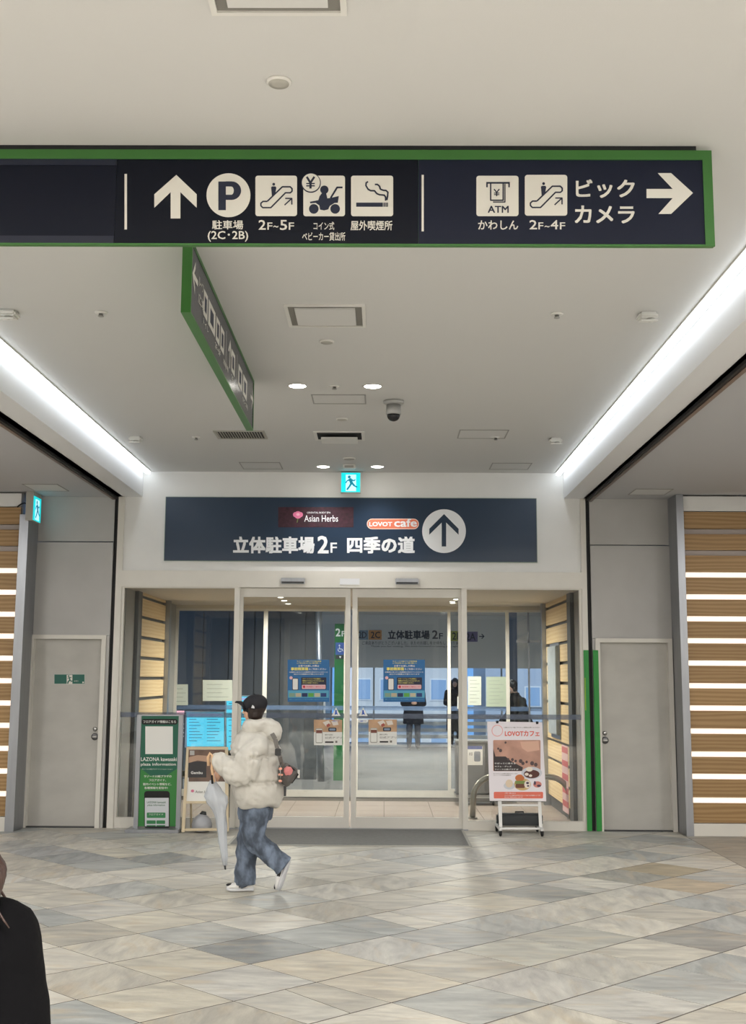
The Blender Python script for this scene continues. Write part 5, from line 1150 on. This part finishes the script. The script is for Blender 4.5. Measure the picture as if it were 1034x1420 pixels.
face_parts(hc, hf, (0, 0, 1), hh, w)
# hair: short dark hair showing below the cap
hm = mat('hair_dark_brown', (38, 24, 20), .45, bump=.4, bscale=90, stretch=(1, 1, .2)); fu = hf.normalized(); R3 = Matrix((fu.cross(Vector((0,0,1))).normalized(), fu, Vector((0, 0, 1)))).transposed()
mb = MB(); mb.ell(hc+Vector((.022, 0, .02)), (.080, .088, .085), 18, R3); mb.ell(hc+Vector((.02, 0, -.035)), (.074, .066, .06), 16, R3); mb.cap(hc+Vector((-.015, -.072, 0)), .018, hc+Vector((-.01, -.066, -.06)), .012, 8)
remesh('hair', mb, hm, w, .008, 2, wr(40, .003, 3, (1, 1, .3)))
# cap with brim and badge
cm = mat('cap_black', (16, 16, 26), .7, bump=.1, bscale=200); cc = H(352.5, 977, .02)
mb = MB(); R_cap = Matrix.Rotation(math.radians(-8), 3, 'Y') @ R3
mb.ell(cc+Vector((.004, 0, .0)), (.088, .108, .082), 22, R_cap)
cap_o = remesh('cap', mb, cm, w, .009, 2)
brim = MB(); b0 = H(342, 979, .02); b1 = H(329.5, 970, .05); bd = (b1-b0); bl = bd.length; bd = bd.normalized(); bs = Vector((0, 1, 0)).cross(bd).cross(bd)*-1; bs = bd.cross(Vector((0, 0, 1))).normalized(); bu = bs.cross(bd)
brim.loft([(b0+bd*bl*t-bu*.012*(t-.3)**2*4, bs*.075*math.sqrt(max(.02, 1-(max(0, t-.2)/.85)**2)), bu*.010) for t in (-.3, 0, .2, .4, .6, .8, .95, 1.0)], 14); obj('brim', brim, cm, cap_o, smooth=True)
bc = H(350.5, 980.5, -.075); obj('cap_badge', MB().prism([bc+Vector((-.013, 0, -.008)), bc+Vector((.014, 0, -.010)), bc+Vector((.010, 0, .006)), bc+Vector((-.003, 0, .016))], (0, -.012, 0)), mat('badge_white', (220, 220, 224), .5), cap_o)
obj('cap_button', MB().ell(cc+Vector((0, 0, .083)), (.008, .008, .005), 8), cm, cap_o, smooth=True)
# puffer jacket
jm = mat('puffer_cream', (208, 205, 197), .45, var=.05, vscale=14, bump=.35, bscale=24)
def seamed(zs, d=.026, wdt=.013):
    return lambda z: -sum(d*math.exp(-((z-q_)/wdt)**2) for q_ in zs)
zq = [H(355, y_).z for y_ in (1047, 1083)]
sf = seamed(zq)
T_ = [(1012, .10, .11, 355), (1020, .19, .155, 354), (1034, .245, .185, 354), (1052, .262, .20, 356), (1070, .268, .205, 357), (1088, .268, .205, 358), (1102, .262, .20, 358.5), (1112, .245, .185, 358.5), (1118, .215, .16, 358)]
mb = MB(); mb.loft([(H(x_, y_, .03), sR*a_, fF*b_*.98) for y_, a_, b_, x_ in T_], 28)
sl_ = [shL+Vector((.02, .05, -.02)), H(345, 1050, -.24), elL+Vector((0, -.0, 0)), H(327, 1075, -.24), H(314, 1063, -.20), H(304, 1056, -.18)]
mb.chain(sl_, [.095, .100, .098, .092, .088, .072], 16)
mb.chain([shR, elR, wrR], [.10, .09, .07], 14)
def jd(v):
    g_ = sum(math.exp(-((v.z-q_)/.05)**2) for q_ in zq)+.25
    n_ = noise.noise(Vector((v.x*8, v.y*8, v.z*10)))*.013+noise.noise(Vector((v.x*30, v.y*30, v.z*7)))*.012*g_+abs(noise.noise(Vector((v.x*9+v.z*6, v.y*9, v.z*12+4))))*.016-.004
    arm = v.y < YW-.19 and v.x < H(352, 1050).x
    if not arm: n_ += sf(v.z)
    else:
        t_ = (v.x-H(304, 1056).x); n_ += -.008*math.exp(-((t_-.05)/.012)**2)-.008*math.exp(-((t_-.13)/.014)**2)
    return n_
jk = remesh('jacket', mb, jm, w, .009, 3, jd)
mb = MB(); hd = H(360, 1011, .03)     # hood lying behind the neck
ring = []
for i in range(13):
    w_ = 2*math.pi*i/12; ring.append(hd+fF*(.085*math.cos(w_)+.01)+sR*.115*math.sin(w_)+Vector((0, 0, .028+.035*math.cos(w_)*-.2-.05*math.sin(w_)**2*0)))
for a_, b_ in zip(ring[:-1], ring[1:]): mb.cap(a_, .05, b_, .05, 10)
mb.ell(hd-fF*.065+Vector((0, 0, .0)), (.12, .10, .085), 18); mb.ell(hd-fF*.10-Vector((0, 0, .045)), (.085, .10, .06), 16)
mb.cap(H(345, 1003, -.03), .035, H(350, 1016, -.06), .05, 12)
remesh('hood', mb, jm, jk, .009, 3, lambda v: noise.noise(Vector((v.x*14, v.y*14, v.z*20)))*.012+noise.noise(Vector((v.x*30, v.y*30, v.z*30)))*.004)
c0 = H(303, 1056, -.18); cd = (H(304, 1056, -.18)-H(314, 1063, -.20)).normalized(); obj('cuff', MB().cap(c0, .055, c0+cd*.03-Vector((0, 0, .004)), .045, 14), jm, jk, smooth=True)
# jeans
dm = mat('denim_washed', (104, 116, 134), .85, var=.5, vscale=11, vpos=(.4, .62), bump=.25, bscale=60, stretch=(1, 1, .6))
hz_, hs_, hd_ = H(340, 1228).z, H(393, 1201, -.06), (H(389, 1198, -.06)-H(370, 1181, -.07)).normalized()
def hems(v):
    if v.y > YW-.0 and v.z < hz_ and v.x < H(357, 1225).x: v = Vector((v.x, v.y, hz_+.15*(v.z-hz_)))
    q_ = (v-hs_).dot(hd_)
    if q_ > 0 and v.x > H(372, 1200).x: v = v-hd_*q_*.85
    return v
mb = MB(); mb.loft([(H(356, 1108, .02), sR*.17, fF*.13), (H(355, 1122, .02), sR*.175, fF*.14), (H(354, 1136, .02), sR*.16, fF*.13)], 20)
mb.chain([H(351, 1128, .09), H(345, 1160, .09), knP, H(340, 1200, .08), H(339.5, 1224, .08)], [.098, .092, .084, .078, .086], 16)
mb.chain([H(358, 1128, -.07), H(352, 1150, -.08), H(352, 1164, -.08), H(370, 1181, -.07), H(392, 1200, -.06)], [.098, .094, .088, .080, .082], 16)
remesh('jeans', mb, dm, w, .010, 3, lambda v: noise.noise(Vector((v.x*16, v.y*16, v.z*10)))*.016+noise.noise(Vector((v.x*34, v.y*34, v.z*22)))*.008, hems)
su = mat('sneaker_white', (226, 226, 224), .5); so_ = mat('sole_white', (206, 208, 212), .6); sk = mat('sneaker_black', (26, 26, 30), .6)
hz = onZ(351, 1237, 0); tz = onZ(313, 1237, 0)
shoe(w, (hz.x, YW+.08, 0.002), (tz.x, YW+.06, .002), (0, 0, 1), su, so_, 1.2, sk)
shoe(w, H(402, 1194, -.05), H(388.5, 1238, -.04)+Vector((0, 0, .012)), (-.9, .1, .35), su, so_, 1.25, sk)
# folded clear umbrella in her hand
um = mat('clear_vinyl', (206, 212, 220), .2); ub = um.node_tree.nodes['Principled BSDF']; ub.inputs['Alpha'].default_value = .72; um2 = mat('umbrella_white', (236, 234, 240), .35)
u = thing('umbrella', H(312, 1206, -.2), 'closed clear vinyl umbrella held point down in front of the jacket', 'umbrella')
ux = [(292, 1058), (296, 1073), (300, 1092), (303, 1112), (305.5, 1130), (308, 1160), (311.5, 1200)]
U = [H(a_, b_, -.20) for a_, b_ in ux]
obj('handle', MB().tube([H(290.5, 1080, -.2)+Vector((0, 0, .12)), H(289, 1062, -.2), H(288.5, 1050, -.2), H(291, 1044.5, -.2), H(294.5, 1048, -.2), H(293.6, 1066, -.2), H(297, 1085, -.2)][1:], .011, 10), mat('umbrella_handle', (228, 190, 150), .4), u, smooth=True)
obj('shaft', MB().tube([U[1], U[3], U[5], H(312.2, 1206, -.2)], .006, 8), um2, u, smooth=True)
mb = MB(); cx_ = [(294, 1082, .018), (296, 1092, .045), (300, 1104, .075), (302, 1113, .078), (304, 1121, .055), (305.5, 1130, .038), (307, 1145, .036), (308.5, 1165, .03), (310.5, 1185, .024), (311.8, 1200, .014)]
rings = []
for a_, b_, r_ in cx_:
    rings.append((H(a_, b_, -.2), Vector((r_, 0, 0)), Vector((0, r_*.75, 0))))
mb.loft(rings, 18); n0 = len(mb.v)
for i in range(n0):
    j = i % 18; c_ = Vector(rings[i//18][0]); d_ = mb.v[i]-c_; mb.v[i] = c_+d_*(1+.26*math.cos(j*2*math.pi/18*5+i//18*.8)+.10*math.sin(i//18*2.3+j))
obj('canopy', mb, um, u, smooth=True)
obj('strap', MB().tube([H(293.5, 1075, -.24), H(294.5, 1087, -.245)], .008, 8), M['black'], u, smooth=True); obj('tip', MB().tube([H(311.6, 1199, -.2), H(312.3, 1206, -.2)], [.010, .006], 8), M['dark'], u, smooth=True)
# grey sling bag behind her
bgm = mat('bag_grey', (92, 88, 86), .45, bump=.2, bscale=60); g_ = thing('sling_bag', H(398, 1095, -.02), 'grey sling bag with pink pompom charms behind the cream jacket', 'bag')
mb = MB(); mb.loft([(H(388, 1066, -.03), Vector((.012, .05, .0)), Vector((0, .0, .03))), (H(393, 1071, -.03), Vector((.0, .09, 0)), Vector((.02, 0, .08))), (H(401, 1077, -.03), Vector((.0, .10, 0)), Vector((.02, 0, .085))), (H(408, 1074, -.03), Vector((0, .08, 0)), Vector((.01, 0, .055))), (H(413, 1071, -.03), Vector((0, .03, 0)), Vector((0, 0, .02)))], 18)
remesh('pouch', mb, bgm, g_, .009, 2, wr(26, .006, 2))
st_ = [H(377, 1017, -.13), H(381.5, 1025, -.155), H(384, 1037, -.175), H(388, 1050, -.18), H(391, 1062, -.13)]
mbs = MB()
for a_, b_ in zip(st_[:-1], st_[1:]):
    dx_ = (b_-a_).normalized(); nn = Vector((.3, -1, 0)).normalized(); ss_ = dx_.cross(nn).normalized()*.017
    mbs.prism([a_-ss_, b_-ss_, b_+ss_, a_+ss_], nn*.004)
obj('shoulder_strap', mbs, mat('strap_grey', (110, 106, 102), .6), g_)
bk = H(385.5, 1043, -.185); obj('buckle', B((bk.x-.024, bk.y-.012, bk.z-.028), (bk.x+.024, bk.y, bk.z+.028)), M['dark'], g_, bevel=.005)
obj('zip_edge', MB().tube([H(400, 1062, -.10), H(407, 1067, -.09), H(413, 1074, -.05), H(404, 1086, -.06)], .007, 8), M['black'], g_, smooth=True)
obj('zip_pull', B((H(413, 1073).x, YW-.05, H(413, 1078).z), (H(416, 1073).x, YW-.04, H(413, 1067).z)), M['plastic'], g_)
obj('hanging_strap', MB().prism([H(393, 1090, -.04), H(397, 1090, -.04), H(396.5, 1104, -.04), H(393.5, 1104, -.04)], (0, .006, 0)), M['dark'], g_)
pkm = mat('pompom_pink', (238, 150, 150), .9, bump=1.0, bscale=160); pm = remesh('pompom_charm', MB().ell(H(399.5, 1069, -.15), (.036, .03, .036), 16), pkm, g_, .006, 1, wr(60, .006))
for i, (a_, b_, r_) in enumerate(((388.5, 1066, .016), (387.5, 1074, .013), (390.5, 1074.5, .011), (388.5, 1083, .015))): obj('bead_charm', MB().ell(H(a_, b_, -.16), (r_, r_, r_*.75), 12), mat('bead_coral', (240, 172, 150), .35), g_, smooth=True)
obj('charm_chain', MB().tube([H(390, 1056, -.15), H(388, 1066, -.17), H(389, 1075, -.165), H(388.5, 1084, -.165)], .004, 6), M['steel'], g_, smooth=True)

# ---------------------------------------------------------------- a general standing figure
def person(loc, face, ht, label, jc, tc, sc, hc_, long_hair=False, arms='phone', coat=.75, hood=False, mask=False, lean=0.0, wide=1.0, hw=1.0, slope=0.0, hl=1.0):
    k = ht/1.70; x, y, z = loc; t = thing('person', loc, label, 'person'); f = Vector((math.sin(face), -math.cos(face), 0)); s = f.cross(Vector((0, 0, 1)))
    P = lambda a, b, c_: Vector(loc)+s*a*k+f*(b+lean*max(0, c_-.9))*k+Vector((0, 0, c_*k))
    mb = MB(); c = P(0, .01, 1.585); head(mb, c, f-Vector((0, 0, lean*.6)), (0, 0, 1), .225*k)
    mb.chain([P(0, -.01, 1.50), P(0, -.02, 1.40)], [.05*k, .058*k]); mb.loft([(P(0, -.02, h_), s*a*k, f*b*k) for h_, a, b in ((1.42, .10, .07), (1.36, .17, .09), (1.22, .165, .105), (1.05, .135, .09), (.93, .16, .10), (.84, .14, .09))], 16)
    for g1 in (-1, 1): mb.chain([P(.085*g1, 0, .88), P(.09*g1, .015, .48), P(.095*g1, -.01, .08)], [.082*k, .055*k, .038*k])
    A = []
    for g1 in (-1, 1):
        sh_ = P(.185*g1, -.01, 1.35-slope)
        if arms == 'phone': el, wr_ = P(.23*g1, .02, 1.07), P(.06*g1, .20, 1.08)
        elif arms == 'paper' and g1 > 0: el, wr_ = P(.23, .02, 1.08), P(.16, .24, 1.12)
        elif arms == 'lean': el, wr_ = P(.25*g1, .10, 1.10), P(.18*g1, .34, .98)
        else: el, wr_ = P(.23*g1, -.01, 1.08), P(.22*g1, .03, .84)
        mb.chain([P(.10*g1, -.01, 1.36), sh_, el, wr_], [.06*k, .052*k, .040*k, .028*k]); d = (wr_-el).normalized(); hand(mb, wr_, d, (-s*g1 if arms in ('phone', 'paper') else f), .95*k, .9, g1); A.append((sh_, el, wr_))
    remesh('body', mb, skin, t, .010*k, 2); face_parts(c, f-Vector((0, 0, lean*.6)), (0, 0, 1), .225*k, t)
    wisps = MB(); hm_ = mat('hair_%d_%d' % (hc_[0], hc_[1]), hc_, .45, bump=.5, bscale=80, stretch=(1, 1, .15)); mb = MB(); Rm = Matrix((s, f, Vector((0, 0, 1)))).transposed()
    mb.ell(c+Vector((0, 0, .035*k))-f*.018*k, (.086*k, .098*k, .092*k), 20, Rm); mb.ell(c-f*.045*k-Vector((0, 0, .02*k)), (.08*k, .062*k, .08*k), 16, Rm)
    for g1 in (-1, 1): mb.cap(c+s*g1*.07*k+Vector((0, 0, .05*k)), .024*k, c+s*g1*.078*k-Vector((0, 0, .01*k)), .017*k, 8)
    if long_hair:
        mb.loft([(c+Vector((0, 0, .02*k))-f*.03*k, s*.095*k, f*.08*k), (c-f*.04*k-Vector((0, 0, .10*k)), s*.105*k*hw, f*.075*k), (c-f*.07*k-Vector((0, 0, .24*k*hl)), s*.13*k*hw, f*.08*k*hw), (c-f*.085*k*hw-Vector((0, 0, .40*k*hl)), s*.12*k*hw, f*.06*k), (c-f*.09*k-Vector((0, 0, .47*k*hl)), s*.07*k, f*.03*k)], 18)
        for g1 in (-1, 1): mb.chain([c+s*g1*.075*k+Vector((0, 0, .04*k)), c+s*g1*.095*k-Vector((0, 0, .10*k)), c+s*g1*.125*k-Vector((0, 0, .26*k))+f*.02*k, c+s*g1*.12*k-Vector((0, 0, .38*k))+f*.03*k], [.035*k, .036*k, .034*k, .014*k])
    if hl < 1:
        for i in range(26):
            u_ = (i%13)/12.0; r0 = c+s*(-.095-.02*u_)*k+Vector((0, 0, (-.02-.05*u_)*k))-f*(.09*(i//13)-.02)*k
            mb2 = [r0+(s*(-.02-.07*u_-.015*math.sin(i*2.1))*(q_**1.3))*k-Vector((0, 0, (.20+.04*math.sin(i*1.7))*q_*k))-f*.05*q_*k*math.cos(i) for q_ in (0, .25, .5, .75, .92, 1.0)]
            wisps.tube(mb2, [.006, .007, .006, .004, .002, .001], 6)
            wisps.tube([p_.lerp(c-f*.05, 0)+s*2*(c-p_).dot(s) for p_ in mb2], [.006, .007, .006, .004, .002, .001], 6)
        ho = obj('loose_strands', wisps, hm_, t, smooth=True); ho['kind'] = 'stuff'
    remesh('hair', mb, hm_, t, .009*k, 2, wr(30, .005*k, 1, (1, 1, .25)))
    cm_ = mat('coat_%d_%d' % (jc[0], jc[2]), jc, .9, spec=.1, bump=.15, bscale=70); mb = MB()
    mb.loft([(P(0, -.02, h_), s*a*k*wide, f*b*k*wide) for h_, a, b in ((1.45, .085, .08), (1.40-slope*.2, .16-slope*.6, .10), (1.32-slope*.6, .205-slope*.3, .125), (1.15, .21, .14), (.98, .205, .14), (max(coat, .6), .22, .15), (coat-.02, .215, .145))], 22)
    for sh_, el, wr_ in A: mb.chain([sh_-Vector((0, 0, .01)), el, wr_-(wr_-el).normalized()*.03], [.082*k*wide, .068*k*wide, .052*k*wide], 14)
    if hood: mb.loft([(P(0, -.08, 1.36), s*.14*k, f*.06*k), (P(0, -.10, 1.43), s*.15*k, f*.07*k), (P(0, -.08, 1.49), s*.11*k, f*.05*k)], 14)
    j = remesh('coat', mb, cm_, t, .012*k, 3, wr(11, .008*k, 2))
    obj('collar', MB().loft([(P(0, -.02, 1.43), s*.078*k, f*.075*k), (P(0, -.02, 1.47), s*.082*k, f*.078*k), (P(0, -.025, 1.49), s*.07*k, f*.066*k)], 18), cm_, j, smooth=True)
    tm = mat('trousers_%d_%d' % (tc[0], tc[2]), tc, .8, bump=.15, bscale=70); mb = MB(); mb.loft([(P(0, -.01, 1.0), s*.15*k, f*.10*k), (P(0, -.01, .86), s*.17*k, f*.115*k), (P(0, -.01, .78), s*.15*k, f*.1*k)], 16)
    for g1 in (-1, 1): mb.chain([P(.085*g1, 0, .84), P(.095*g1, .015, .48), P(.10*g1, -.005, .10)], [.092*k, .072*k, .058*k], 14)
    remesh('trousers', mb, tm, t, .012*k, 3, wr(14, .007*k, 5))
    sm = mat('shoes_%d_%d' % (sc[0], sc[2]), sc, .5)
    for g1 in (-1, 1): shoe(t, P(.10*g1, -.085, .0), P(.115*g1, .165, 0), (0, 0, 1), sm, mat('sole_grey', (150, 150, 150), .6), k)
    if mask:
        fd = (f-Vector((0, 0, lean*.6))).normalized(); obj('face_mask', MB().ell(c+fd*.066*k-Vector((0, 0, .048*k)), (.056*k, .042*k, .045*k), 16, Rm), mat('mask_white', (214, 216, 220), .7), t, smooth=True)
    return t, P, A
c = onZ(573, 1040, 0); tm_, Pm, Am = person((c.x, c.y, 0), .05, 1.70, 'person in a black coat with a phone, standing far beyond a blue poster', (30, 34, 44), (66, 70, 82), (52, 50, 50), (24, 20, 20), arms='phone', coat=.62, wide=1.12)
ph = (Am[0][2]+Am[1][2])/2+Vector((0, -.05, .03)); s = tag(obj('phone', B((ph.x-.04, ph.y-.012, ph.z-.02), (ph.x+.04, ph.y+.0, ph.z+.10)), M['black'], bevel=.004), 'dark phone held up in both hands by the person behind the blue poster', 'phone')
c = onZ(631, 1036, 0); person((c.x, c.y, 0), -.12, 1.66, 'person with long dark hair in long black clothes, standing behind the slim mullion', (34, 34, 38), (30, 30, 34), (188, 190, 196), (30, 24, 24), long_hair=True, arms='paper', coat=.42)
c = onY(726, 944, 6.6); person((c.x, c.y, 0), -1.2, 1.64, 'person with short black hair and white mask bending forward behind the cafe poster', (20, 21, 24), (34, 34, 38), (30, 30, 30), (16, 15, 16), arms='lean', coat=.80, mask=True, lean=.34)
c = onY(-142, 1060, -11.75)
person((c.x, -11.75, 0), 3.35, 1.60, 'person with long brown hair and black coat, cut off at the bottom left corner', (5, 5, 7), (22, 22, 26), (30, 30, 32), (46, 28, 22), long_hair=True, arms='down', coat=.55, wide=1.05, hw=1.62, slope=.03, hl=.58)
